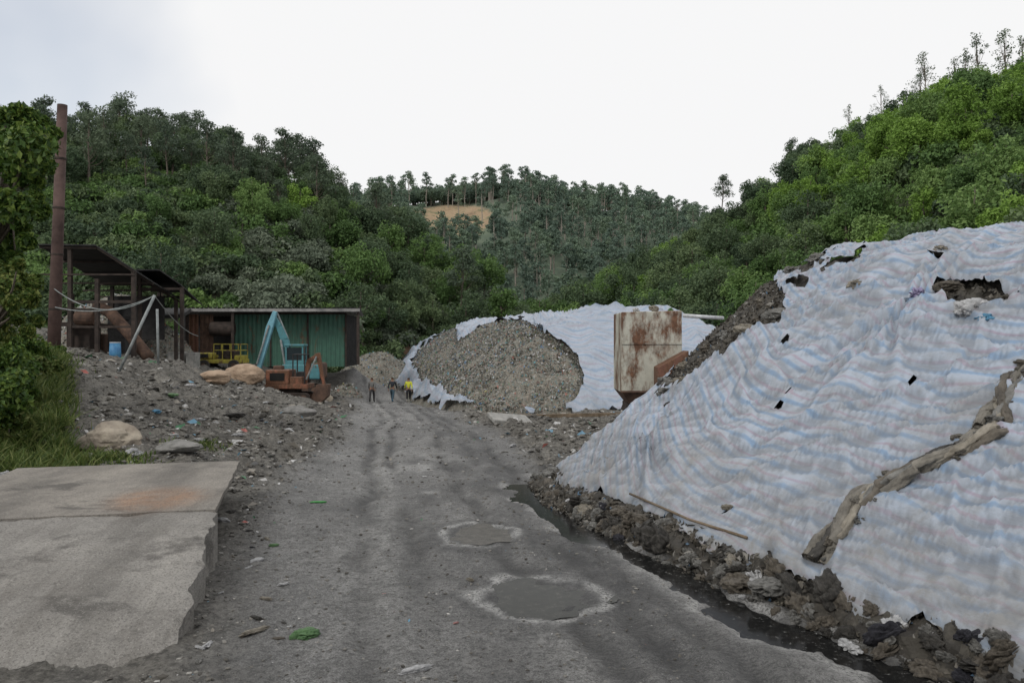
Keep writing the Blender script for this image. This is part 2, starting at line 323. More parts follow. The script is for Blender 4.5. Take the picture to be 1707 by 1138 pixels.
ppx,ppy=proj(X_,Y_,z)
gr=((Y_>12)&(Y_<32)&(ppx<135)).astype(float)*np.clip((135-ppx)/30,0,1); gr=np.maximum(gr,(Y_>75)*1.0)
me=mesh_np('ground',np.stack([X_,Y_,z],1),gridq(len(rows),len(u)),[],True)
for nm,v in (('road',road),('wet',wet),('foam',foam),('grassy',gr),('track',tr),('pale',np.clip(pale,0,1))): attr(me,nm,v)
t=NT('ground_mat')
nb=t.noise(1.3,8,.65); nf=t.noise(18,9,.8); nv=t.noise(70,5,.8); nm_=t.noise(5,8,.75)
rub=t.ramp(t.noise(.9,9,.72),[(.3,(.08,.076,.067)),(.48,(.17,.16,.142)),(.7,(.28,.265,.235))])
rub=t.mix(t.ramp(nm_,[(.4,.75),(.52,0.)]),rub,(.05,.047,.042))
rub=t.mix(t.ramp(nf,[(.4,.7),(.52,0.)]),rub,(.045,.042,.038)); rub=t.mix(t.ramp(nf,[(.56,0.),(.68,.7)]),rub,(.37,.355,.32))
rub=t.mix(t.ramp(t.vor(9,'Distance'),[(.06,.7),(.13,0.)]),rub,(.46,.45,.43))
rd=t.ramp(t.noise(.55,7,.6),[(.3,(.17,.169,.167)),(.5,(.26,.257,.252)),(.72,(.36,.355,.345))])
rd=t.mix(t.math('MULTIPLY',t.attr('pale'),.75),rd,(.43,.425,.41))
rd=t.mix(t.ramp(nm_,[(.4,.6),(.52,0.)]),rd,(.1,.099,.097)); rd=t.mix(t.ramp(nf,[(.42,.75),(.52,0.)]),rd,(.08,.079,.077)); rd=t.mix(t.ramp(nf,[(.56,0.),(.68,.6)]),rd,(.46,.455,.44)); rd=t.mix(t.ramp(nv,[(.52,0.),(.62,.7)]),rd,(.48,.475,.46)); rd=t.mix(t.ramp(nv,[(.4,.6),(.48,0.)]),rd,(.06,.059,.057)); rd=t.mix(t.ramp(t.vor(16,'Distance'),[(.04,.6),(.1,0.)]),rd,(.46,.455,.44))
rd=t.mix(t.ramp(t.noise(1.1,6,.7,scale=(1,.25,1)),[(.5,0.),(.68,.6)]),rd,(.08,.08,.08))
tk=t.math('MULTIPLY',t.attr('track'),t.ramp(t.noise(.8,4),[(.35,.3),(.65,.8)])); rd=t.mix(tk,rd,(.075,.075,.075))
rm=t.math('ADD',t.attr('road'),t.math('MULTIPLY',t.math('SUBTRACT',nb,.5),.9),True)
c=t.mix(rm,rub,rd)
c=t.mix(t.attr('grassy'),c,t.ramp(nf,[(.4,(.05,.06,.03)),(.6,(.1,.11,.05))]))
wt=t.math('MULTIPLY',t.attr('wet'),t.ramp(t.noise(3,6,.7),[(.35,.35),(.6,1.)]))
c=t.mix(t.math('MULTIPLY',wt,.82),c,(.028,.028,.03))
fo=t.math('MULTIPLY',t.attr('foam'),t.ramp(t.noise(30,9,.85),[(.44,0.),(.53,1.)])); c=t.mix(fo,c,(.56,.555,.54))
wv=t.n.new('ShaderNodeTexWave'); wv.bands_direction='Y'; wv.inputs['Scale'].default_value=5; wv.inputs['Distortion'].default_value=5; wv.inputs['Detail'].default_value=4; t.L(t.tc.outputs['Object'],wv.inputs['Vector'])
h=t.math('ADD',t.math('ADD',nf,t.math('MULTIPLY',nv,.5)),t.math('MULTIPLY',t.math('MULTIPLY',wv.outputs['Fac'],t.attr('track')),.7)); t.bump(t.math('ADD',h,nm_),1,.04)
me.materials.append(t.out(c,t.math('SUBTRACT',.92,t.math('MULTIPLY',wt,.45)),0,.28)); tag(link('ground',me),kind='structure')
def gz(x,y): return float(gnd([x],[y])[0][0])
def ghit(px,py,y0=5.5,y1=95):
    Y=y0+ (y1-y0)*np.linspace(0,1,1600)**1.8; x,_,zz=P(px,py,Y); g=gnd(x,Y)[0]; k=np.argmax(g>=zz); return (x[k],Y[k],g[k])
def water(name,label,cxy,rx,ry,zw,mat,seed):
    V=[(cxy[0],cxy[1],zw)]; N=48
    for k in range(N):
        a=2*PI*k/N; r=1+.18*math.sin(3*a+seed)+.1*math.sin(7*a+2*seed); V.append((cxy[0]+rx*r*math.cos(a),cxy[1]+ry*r*math.sin(a),zw))
    m=bpy.data.meshes.new(name); m.from_pydata(V,[],[(0,1+k,1+(k+1)%N) for k in range(N)]); m.materials.append(mat); return tag(link(name,m),kind='structure',label=label)
t=NT('water_dark'); t.bump(t.noise(20,3),.08,.01); M['wd']=t.out(t.ramp(t.noise(9,9,.8),[(.4,(.014,.015,.012)),(.58,(.03,.03,.025)),(.68,(.07,.068,.06)),(.74,(.3,.29,.27))]),.16,0,.06)
t=NT('water_mud'); M['wm']=t.out(t.ramp(t.noise(8,8,.75),[(.4,(.05,.046,.04)),(.6,(.085,.078,.068)),(.72,(.2,.19,.17))]),.25,0,.06)
t=NT('water_black'); M['wb']=t.out(t.ramp(t.noise(14,8,.8),[(.5,(.01,.01,.01)),(.6,(.025,.025,.024)),(.66,(.32,.32,.31))]),.12,0,.09)
water('puddle','round dark puddle in the road',(.31,8.3),.6,.68,-.036,M['wd'],1)
water('puddle','shallow brown puddle farther up the road',(-.45,11.05),.5,.62,-.04,M['wm'],2.3)
pts=[(3.05,5.4),(2.8,6.4),(2.45,7.1),(2.0,8.0),(1.5,9.7),(.95,11.5),(.4,13.8),(.1,16.5)]; V=[];Fq=[]
for i in range(60):
    s_=i/59*7; k=min(int(s_),6); f=s_-k; x=pts[k][0]*(1-f)+pts[k+1][0]*f; y=pts[k][1]*(1-f)+pts[k+1][1]*f; w=.45+.1*math.sin(i*.9); zw=float(gz0([x],[y])[0])-.07
    V+=[(x-w,y-.05,zw),(x+w+.1,y+.08,zw)]
    if i: Fq.append((2*i-2,2*i,2*i+1,2*i-1))
m=bpy.data.meshes.new('ditch_water'); m.from_pydata(V,[],Fq); m.materials.append(M['wb']); tag(link('ditch_water',m),kind='structure')
# ------------------------------------------------------------ hills
def ip(px,T): return np.interp(px,[a[0] for a in T],[a[1] for a in T])
HL=dict(r=[(-1400,180),(-600,230),(-200,262),(0,282),(60,274),(150,278),(210,262),(300,272),(400,305),(470,325),(520,335),(570,372),(620,405),(700,440),(780,480),(840,530),(900,575)],Yr=[(0,150),(500,145),(600,135),(700,125),(900,115)],Yb=[(-600,48),(0,66),(300,74),(500,74),(600,84),(700,95),(900,104)],px=(-1300,900))
HM=dict(r=[(200,470),(400,400),(500,365),(600,350),(700,340),(800,330),(880,326),(940,342),(1000,350),(1080,362),(1160,387),(1260,430),(1500,500)],Yr=[(0,265),(2000,265)],Yb=[(0,125),(2000,125)],px=(200,1500))
HR=dict(r=[(880,575),(960,528),(1040,492),(1100,462),(1170,422),(1210,405),(1260,362),(1330,312),(1450,250),(1520,220),(1600,186),(1707,172),(2000,110),(2600,40),(3600,20)],Yr=[(900,120),(1170,140),(1330,135),(1500,112),(1707,98),(2200,88)],Yb=[(900,98),(1170,74),(1330,58),(1500,46),(1707,38),(2200,34)],px=(880,3400))
def hz(H,px,Y,det=True):
    yr=ip(px,H['Yr']); yb=ip(px,H['Yb']); zr_=CZ-(ip(px,H['r'])-569)/F*yr
    t_=(Y-yb)/(yr-yb); up=np.clip(t_,0,1); s=.55*up+.45*np.sin(up*PI/2); back=np.clip(t_-1,0,2)
    z=-1.5+(zr_+1.5)*s-back*back*25-back*8-np.clip(-t_,0,1)*6
    if det: x=(px-853.5)/F*Y; z=z+fbm(x*.06,Y*.06,3,21)*6*np.sin(np.clip(up,0,1)*PI)**.5
    return z
def hill(name,H,mat):
    px=np.linspace(*H['px'],220); tt=np.linspace(-.25,1.9,150)
    PX=np.repeat(px[None,:],150,0); yr=ip(PX,H['Yr']); yb=ip(PX,H['Yb']); YY=yb+(yr-yb)*tt[:,None]
    ZZ=hz(H,PX,YY); XX=(PX-853.5)/F*YY; ZZ=ZZ+fbm(XX*.5,YY*.5,3,4)*.8
    return tag(link(name,mesh_np(name,np.stack([XX,YY,ZZ],-1).reshape(-1,3),gridq(150,220),[mat],True)),kind='structure')
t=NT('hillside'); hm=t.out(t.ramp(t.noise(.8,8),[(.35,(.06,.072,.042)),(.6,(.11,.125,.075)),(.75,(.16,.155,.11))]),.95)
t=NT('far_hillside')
c=t.ramp(t.noise(.3,8),[(.35,(.08,.11,.08)),(.7,(.13,.16,.11))]); soil=t.ramp(t.noise(.3,9,.75),[(.35,(.22,.155,.095)),(.5,(.36,.26,.165)),(.6,(.13,.14,.07)),(.72,(.3,.22,.14))])  # ground greens lightened and blued to paint in distant haze
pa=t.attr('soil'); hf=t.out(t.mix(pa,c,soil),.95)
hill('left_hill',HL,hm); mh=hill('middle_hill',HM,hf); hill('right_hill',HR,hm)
vv=np.empty(len(mh.data.vertices)*3); mh.data.vertices.foreach_get('co',vv); vv=vv.reshape(-1,3); qx,qy=proj(vv[:,0],vv[:,1],vv[:,2])
SOIL=[(690,352),(740,343),(800,345),(832,362),(810,378),(790,395),(760,400),(735,385),(705,372)]
attr(mh.data,'soil',np.clip(inpoly(qx,qy,SOIL)/4+.8,0,1)*(vv[:,1]<262))
# ------------------------------------------------------------ trees
def leaves(C,N,size,asp=.55):
    k=len(C); N=N/np.linalg.norm(N,axis=1)[:,None]; T=np.cross(N,rng.normal(size=(k,3))); T/=np.linalg.norm(T,axis=1)[:,None]; B=np.cross(N,T)
    s=(size*(.6+.8*rng.random(k)))[:,None]; bend=N*s*.25
    V=np.stack([C-T*s-bend,C+B*s*asp,C+T*s-bend,C-B*s*asp],1).reshape(-1,3); return V,np.arange(4*k).reshape(-1,4)
def clumps(cl,per,size,upb=.2,flat=1.0):
    Cs=[];Ns=[]
    for (c,r) in cl:
        d=rng.normal(size=(per,3)); d[:,2]+=upb; d/=np.linalg.norm(d,axis=1)[:,None]; rr=r*(.4+.75*rng.random(per)**.75)
        q=d*rr[:,None]; q[:,2]*=flat; Cs.append(np.array(c)+q); Ns.append(d*.7+rng.normal(size=(per,3))*.5+np.array([0,0,.35]))
    return leaves(np.concatenate(Cs),np.concatenate(Ns),size)
def trunk_mb(H,r,tips,lean=0):
    mb=MB(); top=(lean,0,H); mb.tube([(0,0,-.6),(lean*.15,.02*H,H*.3),(lean*.5,-.01*H,H*.65),top],[r*1.25,r*.9,r*.65,r*.25],7)
    for tp in tips:
        f=min(.85,max(.35,(tp[2]/H)*.75)); a=(lean*f,0,H*f); mid=[(a[i]+tp[i])/2+(0,0,-.03*H)[i] for i in range(3)]; mb.tube([a,mid,tp],[r*.4,r*.25,r*.1],5)
    return mb
def broad(H,R,nc,per,ls,zc=.62,hz_=.36):
    cl=[]
    for i in range(nc):
        d=rng.normal(size=3); d/=np.linalg.norm(d); rr=rng.random()**.4
        cl.append(((d[0]*R*rr*.85,d[1]*R*rr*.85,H*(zc+hz_*.85*d[2]*rr)),R*rng.uniform(.18,.4)))
    V,Q=clumps(cl,per,ls); return V,Q,trunk_mb(H*.85,H*.022,[c for c,r in cl[:5]])
def pine(H,nc,per,ls):
    cl=[]
    for i in range(nc):
        f=i/(nc-1); a=rng.random()*6.28; rad=H*.2*(1-f*.75)*rng.uniform(.5,1.1); cl.append(((rad*math.cos(a),rad*math.sin(a),H*(.55+.43*f)),H*rng.uniform(.075,.12)))
    V,Q=clumps(cl,per,ls,.3,.5); return V,Q,trunk_mb(H*.97,H*.014,[c for c,r in cl[:-2]])
def wispy(H,nc,per,ls):
    cl=[]
    for i in range(nc):
        f=i/(nc-1); a=rng.random()*6.28; rad=H*rng.uniform(.03,.2)*(1.15-f); cl.append(((rad*math.cos(a)+.05*H*f,rad*math.sin(a),H*(.5+.5*f)+rad*.4),H*rng.uniform(.035,.075)))
    V,Q=clumps(cl,per,ls,.2,.6); return V,Q,trunk_mb(H*.97,H*.009,[c for c,r in cl],.05*H)
def shrub(R,nc,per,ls):
    cl=[]
    for i in range(nc):
        a=rng.random()*6.28; rr=rng.random()**.5*R*.8; cl.append(((rr*math.cos(a),rr*math.sin(a),R*.25+rng.random()*R*.6*(1-rr/R*.6)),R*rng.uniform(.25,.42)))
    V,Q=clumps(cl,per,ls,.3); return V,Q,trunk_mb(R*.6,R*.04,[c for c,r in cl[:3]])
class Kind: pass
def mkkind(name,gen,lm,bm):
    V,Q,tb=gen; k=Kind(); k.crown=mesh_np(name+'_crown',V,Q,[M[lm]]); 
    k.trunk=bpy.data.meshes.new(name+'_trunk'); k.trunk.from_pydata(tb.V,[],tb.F); k.trunk.materials.append(M[bm]); k.trunk.update()
    tv=np.array(tb.V); tq=[f for f in tb.F if len(f)==4]; VV=np.concatenate([V,tv]); QQ=np.concatenate([Q,np.array(tq)+len(V)])
    k.merged=bpy.data.objects.new(name+'_source',mesh_np(name+'_mass',VV,QQ,[M[lm],M[bm]],False,[0]*len(Q)+[1]*len(tq))); return k
KD=[mkkind('dark%d'%i,broad(8,2.4+.3*i,30,105,.16),'leaf_dark','bark') for i in range(4)]
KM=[mkkind('mid%d'%i,broad(7,2.4+.3*i,27,110,.16),'leaf_mid','bark') for i in range(3)]
KB=[mkkind('bright%d'%i,broad(6.5,2.2+.2*i,24,110,.155,.58,.4),'leaf_bright','bark') for i in range(2)]
KP=[mkkind('pine%d'%i,pine(10,13+2*i,85,.17),'leaf_pine','bark') for i in range(3)]
KW=[mkkind('wispy%d'%i,wispy(10,16+3*i,24,.12),'leaf_pine','bark') for i in range(3)]
KF=[mkkind('far%d'%i,broad(8,3,18,55,.3),'leaf_far_haze','bark') for i in range(2)]
KFP=[mkkind('farpine%d'%i,pine(10,10,45,.27),'leaf_far_haze','bark_pale') for i in range(2)]
KS=[mkkind('shrub%d'%i,shrub(1.7,12,80,.14),'leaf_brush_hazy' if i==0 else ('leaf_mid' if i==1 else 'leaf_dark'),'bark') for i in range(3)]
def single(name,k,loc,sc,rz,label,cat='tree',group=None,tn='trunk',cn='crown'):
    e=thing(name,label,cat,loc,rz,group); e.scale=sc if isinstance(sc,tuple) else (sc,sc,sc*random.uniform(.92,1.08))
    link(cn,k.crown,e); link(tn,k.trunk,e); return e
def mass(name,kinds,pts,label,cat):
    pts_=np.array([(a[0],a[1],a[2]) for a in pts],dtype=np.float32); m=bpy.data.meshes.new(name); m.vertices.add(len(pts_)); m.vertices.foreach_set('co',pts_.ravel())
    o=link(name,m); attr(m,'sc',[a[3] for a in pts]); attr(m,'rz',[a[4] for a in pts]); ai=m.attributes.new('ki','INT','POINT'); ai.data.foreach_set('value',[int(a[5]) for a in pts])
    ng=bpy.data.node_groups.new(name,'GeometryNodeTree'); ng.interface.new_socket('Geometry',in_out='INPUT',socket_type='NodeSocketGeometry'); ng.interface.new_socket('Geometry',in_out='OUTPUT',socket_type='NodeSocketGeometry')
    N=ng.nodes; gi=N.new('NodeGroupInput'); go=N.new('NodeGroupOutput'); iop=N.new('GeometryNodeInstanceOnPoints'); jn=N.new('GeometryNodeJoinGeometry')
    for k in kinds:
        oi=N.new('GeometryNodeObjectInfo'); oi.inputs['Object'].default_value=k.merged; oi.inputs['As Instance'].default_value=True; ng.links.new(oi.outputs['Geometry'],jn.inputs[0])
    def na(nm,ty):
        a=N.new('GeometryNodeInputNamedAttribute'); a.data_type=ty; a.inputs['Name'].default_value=nm; return a.outputs['Attribute']
    cb=N.new('ShaderNodeCombineXYZ'); ng.links.new(na('rz','FLOAT'),cb.inputs[2]); er=N.new('FunctionNodeEulerToRotation'); ng.links.new(cb.outputs[0],er.inputs[0])
    ng.links.new(gi.outputs[0],iop.inputs['Points']); ng.links.new(jn.outputs[0],iop.inputs['Instance']); iop.inputs['Pick Instance'].default_value=True
    ng.links.new(na('ki','INT'),iop.inputs['Instance Index']); ng.links.new(er.outputs[0],iop.inputs['Rotation']); ng.links.new(na('sc','FLOAT'),iop.inputs['Scale']); ng.links.new(iop.outputs[0],go.inputs[0])
    md=o.modifiers.new('scatter','NODES'); md.node_group=ng; return tag(o,label,cat,kind='stuff')
def sample(H,sp,px0,px1,t0=0,t1=1.05):
    out=[]; Y=float(min(ip(px0,H['Yb']),ip(px1,H['Yb'])))-2; Ym=float(max(ip(px0,H['Yr']),ip(px1,H['Yr'])))*1.1
    while Y<Ym:
        x=(px0-853.5)/F*Y
        while x<(px1-853.5)/F*Y:
            xx=x+random.uniform(-.45,.45)*sp; yy=Y+random.uniform(-.45,.45)*sp; px=853.5+F*xx/yy
            tt=(yy-ip(px,H['Yb']))/(ip(px,H['Yr'])-ip(px,H['Yb']))
            if t0<=tt<=t1: out.append((xx,yy,float(hz(H,np.array(px),np.array(yy))),px,tt))
            x+=sp
        Y+=sp*.9
    return out
# left
L=sample(HL,4.3,-60,850); L.sort(key=lambda a:a[1]); stuff=[]; cnt=0
for i,(x,y,zz,px,tt) in enumerate(L):
    brush=(px<340 and .0<tt<.6 and x/y<0) or (300<px<600 and tt<.4)
    if brush and random.random()<.88: continue
    vis=px>-20
    if px<480 and tt>.5: ks,ki,nm=(KP,random.randrange(3),'pine') if random.random()<.6 else (KD,random.randrange(3),'dark')
    elif random.random()<.62: ks,ki,nm=KD,random.randrange(4),'dark'
    elif random.random()<.75: ks,ki,nm=KM,random.randrange(3),'mid'
    else: ks,ki,nm=KP,random.randrange(3),'pine'
    sc=random.uniform(.65,1.15); rz=random.random()*6.28
    if vis and (cnt<110 or tt>.93) and cnt<150:
        cnt+=1
        where='low on the slope behind the sheds' if tt<.35 else ('halfway up the left hill' if tt<.8 else 'on the skyline of the left hill')
        lab={'pine':'thin dark pine with flat topped crown ','dark':'dark green broadleaf tree ','mid':'mid green broadleaf tree '}[nm]+where
        single('pine_tree' if nm=='pine' else 'broadleaf_tree',ks[ki],(x,y,zz-.3),sc,rz,lab,'tree',lab.replace('tree','trees').replace('pine with','pines with'))
    else: stuff.append((x,y,zz-.3,sc,rz,{'dark':0,'mid':4,'pine':7}[nm]+ki))
mass('forest',KD+KM+KP,stuff,'dense dark mixed wood covering the left hill','wood')
sh=[(x,y,zz-.2,random.uniform(.9,1.9),random.random()*6.28,(0 if random.random()<.7 else 1) if (px<340 or random.random()<.5) else 2) for (x,y,zz,px,tt) in sample(HL,2.5,-30,860)]
mass('undergrowth',KS,sh,'grey green scrub growing between the trees of the left hill','scrub')
for px,py,Y,s,k,lab in ((500,300,112,1.15,0,'bright green tree standing out from the dark left hillside, rightmost of three'),(375,285,118,1.0,1,'bright green rounded tree in the middle of the left hillside'),(185,290,125,1.05,0,'pale green tree high on the left hillside near the rusty stack')):
    x=(px-853.5)/F*Y; z0=P(px,py,Y)[2]-6.6*s; single('broadleaf_tree',KB[k],(x,Y,z0),s,1.3*s,lab)
for i,(px,py,Y) in enumerate(((490,232,140),(515,240,138),(70,168,128))):
    H=11; x,_,zt=P(px,py,Y); single('pine_tree',KP[i],(x,Y,zt-10.4),1.04,i*2.,['tall umbrella pine breaking the left hill skyline above the green shed','second umbrella pine just right of the tall skyline pine','dark pine top poking above the skyline beside the rusty stack'][i])
# right
R_=sample(HR,3.9,890,1900); R_.sort(key=lambda a:a[1]); stuff=[]; cnt=0
for (x,y,zz,px,tt) in R_:
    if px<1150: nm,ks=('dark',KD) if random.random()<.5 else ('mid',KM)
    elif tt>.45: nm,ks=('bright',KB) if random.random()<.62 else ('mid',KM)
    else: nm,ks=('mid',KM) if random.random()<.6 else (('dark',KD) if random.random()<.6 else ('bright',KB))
    ki=random.randrange(len(ks)); sc=random.uniform(.6,1.0); rz=random.random()*6.28
    if px<1760 and (cnt<105 or tt>.95) and cnt<140 and zz>4:
        cnt+=1; where='low on the right hillside' if tt<.4 else ('high on the right hillside' if tt<.9 else 'on the skyline of the right hill')
        lab={'dark':'dark green broadleaf tree ','mid':'mid green broadleaf tree ','bright':'fresh light green broadleaf tree '}[nm]+where
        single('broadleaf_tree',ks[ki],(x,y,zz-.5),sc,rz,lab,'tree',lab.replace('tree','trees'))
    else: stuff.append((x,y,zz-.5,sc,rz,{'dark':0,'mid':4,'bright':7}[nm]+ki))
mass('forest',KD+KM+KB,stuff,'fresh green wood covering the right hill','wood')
mass('undergrowth',KS[1:],[(x,y,zz-.2,random.uniform(.8,1.6),random.random()*6.28,random.randrange(2)) for (x,y,zz,px,tt) in sample(HR,2.8,890,1900)],'low bushes growing between the trees of the right hill','bushes')
for i,(px,py,H) in enumerate(((1605,85,9),(1632,58,11),(1680,54,11),(1700,66,10),(1532,115,8),(1545,88,9),(1470,145,7),(1320,232,6.5),(1205,292,7.5),(1418,176,7),(1590,100,8))):
    Y=float(ip(px,HR['Yr'])); x,_,zt=P(px,py,Y); single('slender_tree',(KP if i in (7,8) else KW)[i%3],(x,Y,zt-H*1.0),(H*.1,H*.1,H*.1),i*1.7,
      ['thin bare stemmed tree leaning on the right skyline','tall feathery tree on the right skyline, left of the pair at the edge','tallest feathery tree at the right edge of the skyline','feathery tree at the far right edge behind the tallest one','small wispy tree halfway along the right ridge','wispy tree with spreading top halfway along the right ridge','tiny wispy tree on the lower right ridge','pale bushy tree on the right ridge above the big tarp','dark open crowned tree where the right ridge meets the far hill','lone wispy stem on the middle of the right ridge','short wispy tree left of the tall feathery trees'][i])
# middle
st=[]
for (x,y,zz,px,tt) in sample(HM,4.9,480,1290)+sample(HM,3.2,560,1200,.84,1.03):
    qx,qy=proj(x,y,zz+2); 
    if inpoly(np.array([qx]),np.array([qy]),[(680,335),(840,335),(850,375),(800,410),(740,410),(690,385)])[0]>0 and y<262 and random.random()<.93: continue
    top=tt>.84
    st.append((x,y,zz-.3,random.uniform(.85,1.0)*(.8 if top else 1.0),random.random()*6.28,(2+random.randrange(2)) if top or random.random()<.1 else random.randrange(2)))
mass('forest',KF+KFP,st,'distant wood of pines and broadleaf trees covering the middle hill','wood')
# ------------------------------------------------------------ near left foliage
def near(name,cl,per,ls,lm,label,cat,base,H,r):
    e=thing(name,label,cat,base); V,Q=clumps(cl,per,ls,.2); link('crown',mesh_np('crown',V-np.array(base),Q,[M[lm]]),e)
    mb=MB(); top=np.mean([c for c,_ in cl],0); mb.tube([(base[0],base[1],base[2]-.4),tuple((np.array(base)*.5+top*.5)),tuple(top)],[r,r*.7,r*.4],8)
    for c,_ in cl[::2]: mb.tube([tuple((np.array(base)*.4+top*.6)),tuple((top+np.array(c))/2-np.array([0,0,.2])),c],[r*.4,r*.25,r*.1],6)
    mb.build('trunk',M['bark'],e,smooth=True); return e
def cl_of(spec,Y,rr,small=()):
    return [(P(px+random.uniform(-5,5),py,Y+random.uniform(-1.5,1.5)),rr*random.uniform(.45,1.1)) for px,py in spec]+[(P(px,py,Y+random.uniform(-.8,.8)),rr*random.uniform(.25,.45)) for px,py in small]
near('broadleaf_tree',cl_of([(0,215),(22,222),(50,245),(-5,262),(30,290),(-40,235),(-70,275),(40,262),(-5,335),(-40,325),(5,395),(20,345),(-60,375),(-20,420),(-110,325),(-100,245),(30,235)],20,.5,[(70,208),(82,240),(78,276),(62,305),(56,330),(50,195),(30,188),(36,378),(44,402),(8,192),(60,228),(26,430),(88,222),(66,352)]),520,.085,'leaf_near','large leafy tree filling the upper left edge','tree',(-13.0,20,float(gz0([-13.0],[20])[0])),6,.17)
near('broadleaf_tree',cl_of([(-50,430),(-10,450),(12,485),(0,520),(-30,480),(-70,520),(-5,550),(5,465)],18.5,.44,[(34,462),(50,498),(30,530),(46,552),(30,440),(58,470),(20,505),(62,535)]),480,.07,'leaf_nearl','light green bushy tree below the large left tree','tree',(-12.0,18.5,float(gz0([-12.0],[18.5])[0])),4,.1)
for i,(px,py,Y,r,k) in enumerate(((-5,600,18,.8,2),(62,610,22,.6,1),(-30,650,15.5,.8,2),(48,665,19,.5,2),(75,590,29,.7,2),(30,575,24,.9,2),(15,710,15.5,.45,1))):
    x,_,_=P(px,py,Y); b=(x,Y,P(px,py,Y)[2]-r*.8); V,Q=clumps([((random.uniform(-.8,.8)*r,random.uniform(-.8,.8)*r,random.uniform(.1,1.1)*r),r*random.uniform(.15,.38)) for _ in range(19)],260,.06)
    e=thing('bush',['rounded bush on the bank under the light green tree','bush on the bank in front of the stack foot','dark bush at the left edge of the bank','small bush on the middle of the grassy bank','dark bush hiding the foot of the rusty stack','wide dark bush behind the grassy bank','lowest little bush on the bank above the ramp'][i],'bush',b)
    link('foliage',mesh_np('foliage',V,Q,[M['leaf_near' if k==2 else 'grass']]),e); trunk_mb(r*.7,.03,[(.2,.1,r*.5),(-.2,0,r*.5)]).build('stem',M['bark'],e,world=False)
def blades(name,n,fx,label,ln=.3):
    x,y=fx(n); zz=gnd(x,y)[0]; k=len(x); a=rng.random(k)*6.28; h=ln*(.5+rng.random(k))*(.3+1.1*vn(x*2,y*2,5)); w=.01+.01*rng.random(k); lx=rng.normal(size=k)*h*.6; ly=rng.normal(size=k)*h*.6
    b=np.stack([x,y,zz-.02],1); dx=np.stack([np.cos(a)*w,np.sin(a)*w,0*w],1); mid=b+np.stack([lx*.4,ly*.4,h*.6],1); tp=b+np.stack([lx,ly,h],1)
    V=np.stack([b-dx,b+dx,mid+dx*.8,mid-dx*.8,tp+dx*.15,tp-dx*.15],1).reshape(-1,3); i=np.arange(k)*6
    Q=np.concatenate([np.stack([i,i+1,i+2,i+3],1),np.stack([i+3,i+2,i+4,i+5],1)]); return tag(link(name,mesh_np(name,V,Q,[M['grass']])),label,'grass',kind='stuff')
def bank(n):
    y=rng.uniform(13.2,29,n); px=rng.uniform(-160,108,n)+rng.normal(size=n)*12; x=(px-853.5)/F*y; return x,y
blades('grass',40000,bank,'green and straw coloured grass on the bank left of the ramp',.26)
def tuft(c,r): return lambda n:(c[0]+rng.normal(size=n)*r,c[1]+rng.normal(size=n)*r*.8)
blades('grass',1300,tuft(ghit(165,765),.45),'grass growing behind the far end of the ramp',.17); blades('grass',500,tuft(ghit(322,748),.3),'small grass tuft in the rubble beyond the ramp',.12)
# ------------------------------------------------------------ big right pile + tarps
HP=([-1,0,.2,.5,.8,2.0,3.2,4.2,5.2,8,20],[-.4,0,.26,.42,.62,1.7,2.9,3.68,4.0,4.3,4.5]); HP2=([-1,0,.5,1,2,3,4.2,5.5,8,20],[-.4,0,.34,.7,1.62,2.65,3.8,4.4,4.65,4.8])
def pile(x,y):
    d,s=pdist(x,y,TOE); g=-.06+np.interp(y,[0,12,30],[0,-.1,-.5]); b=np.clip((y-10.5)/5,0,1); b=b*b*(3-2*b); h=np.interp(d,*HP)*(1-b)+np.interp(d,*HP2)*b
    return g+h+fbm(x*.5,y*.5,3,60)*.45*np.clip(d/1.5,0,1)+fbm(x*1.5,y*1.5,2,61)*.11*np.clip(d/.8,0,1),d,s
ST=.04
px_,py_=np.meshgrid(np.arange(.0,12.6,ST),np.arange(1.5,30.2,ST)); nr,nc=px_.shape
zp,dp,sp_=pile(px_,py_); qx,qy=proj(px_,py_,zp+.05)
HOLES=[[(1100,665),(1125,620),(1140,570),(1190,500),(1250,440),(1290,460),(1312,500),(1302,540),(1250,565),(1205,600),(1160,632)],
 [(1552,480),(1600,474),(1650,484),(1690,503),(1660,522),(1610,528),(1580,512)],[(1300,470),(1345,472),(1348,488),(1312,492)],[(1545,428),(1590,428),(1580,440),(1545,440)],[(1230,450),(1320,440),(1440,424),(1430,440),(1330,456),(1250,470)]]
for c in ((1310,583,5,9),(1318,668,8,5),(1300,688,12,5),(1522,652,6,9),(1360,778,4,9),(1355,806,7,5),(1465,925,9,6),(1215,858,9,4)):
    HOLES.append([(c[0]+c[2]*math.cos(a),c[1]+c[3]*math.sin(a)) for a in (0,.6,1.2,2,2.8,3.6,4.4,5.2,5.8)])
hole=np.full(px_.shape,-99.)
hn=fbm(px_*3,py_*3,3,70)
for k,hp in enumerate(HOLES): hole=np.maximum(hole,inpoly(qx,qy,hp)+hn*(26 if k<5 else 6))
expo=np.clip(hole/6+.3,0,1); low=np.clip((.55-dp)/.15,0,1); ex=np.maximum(expo,low)
zg=zp-.1*(1-ex)+ex*(ridge(px_*3.2,py_*3.2,3,80)-.55)*.24+ex*fbm(px_*8,py_*8,3,81)*.14
Vp=np.stack([px_,py_,zg],-1).reshape(-1,3); xo=px_+low*fbm(px_*5+zp*5,py_*4,3,83)*.25; Vp[:,0]=xo.ravel()
Q=gridq(nr,nc); keep=(dp.ravel()[Q]>-.12).all(1); V2,Q2,_=compact(Vp,Q[keep])
tag(link('garbage_heap',mesh_np('garbage_heap',V2,Q2,[M['garbage_near']],True)),'large heap of brown rags and plastic under the striped tarp on the right','garbage heap')
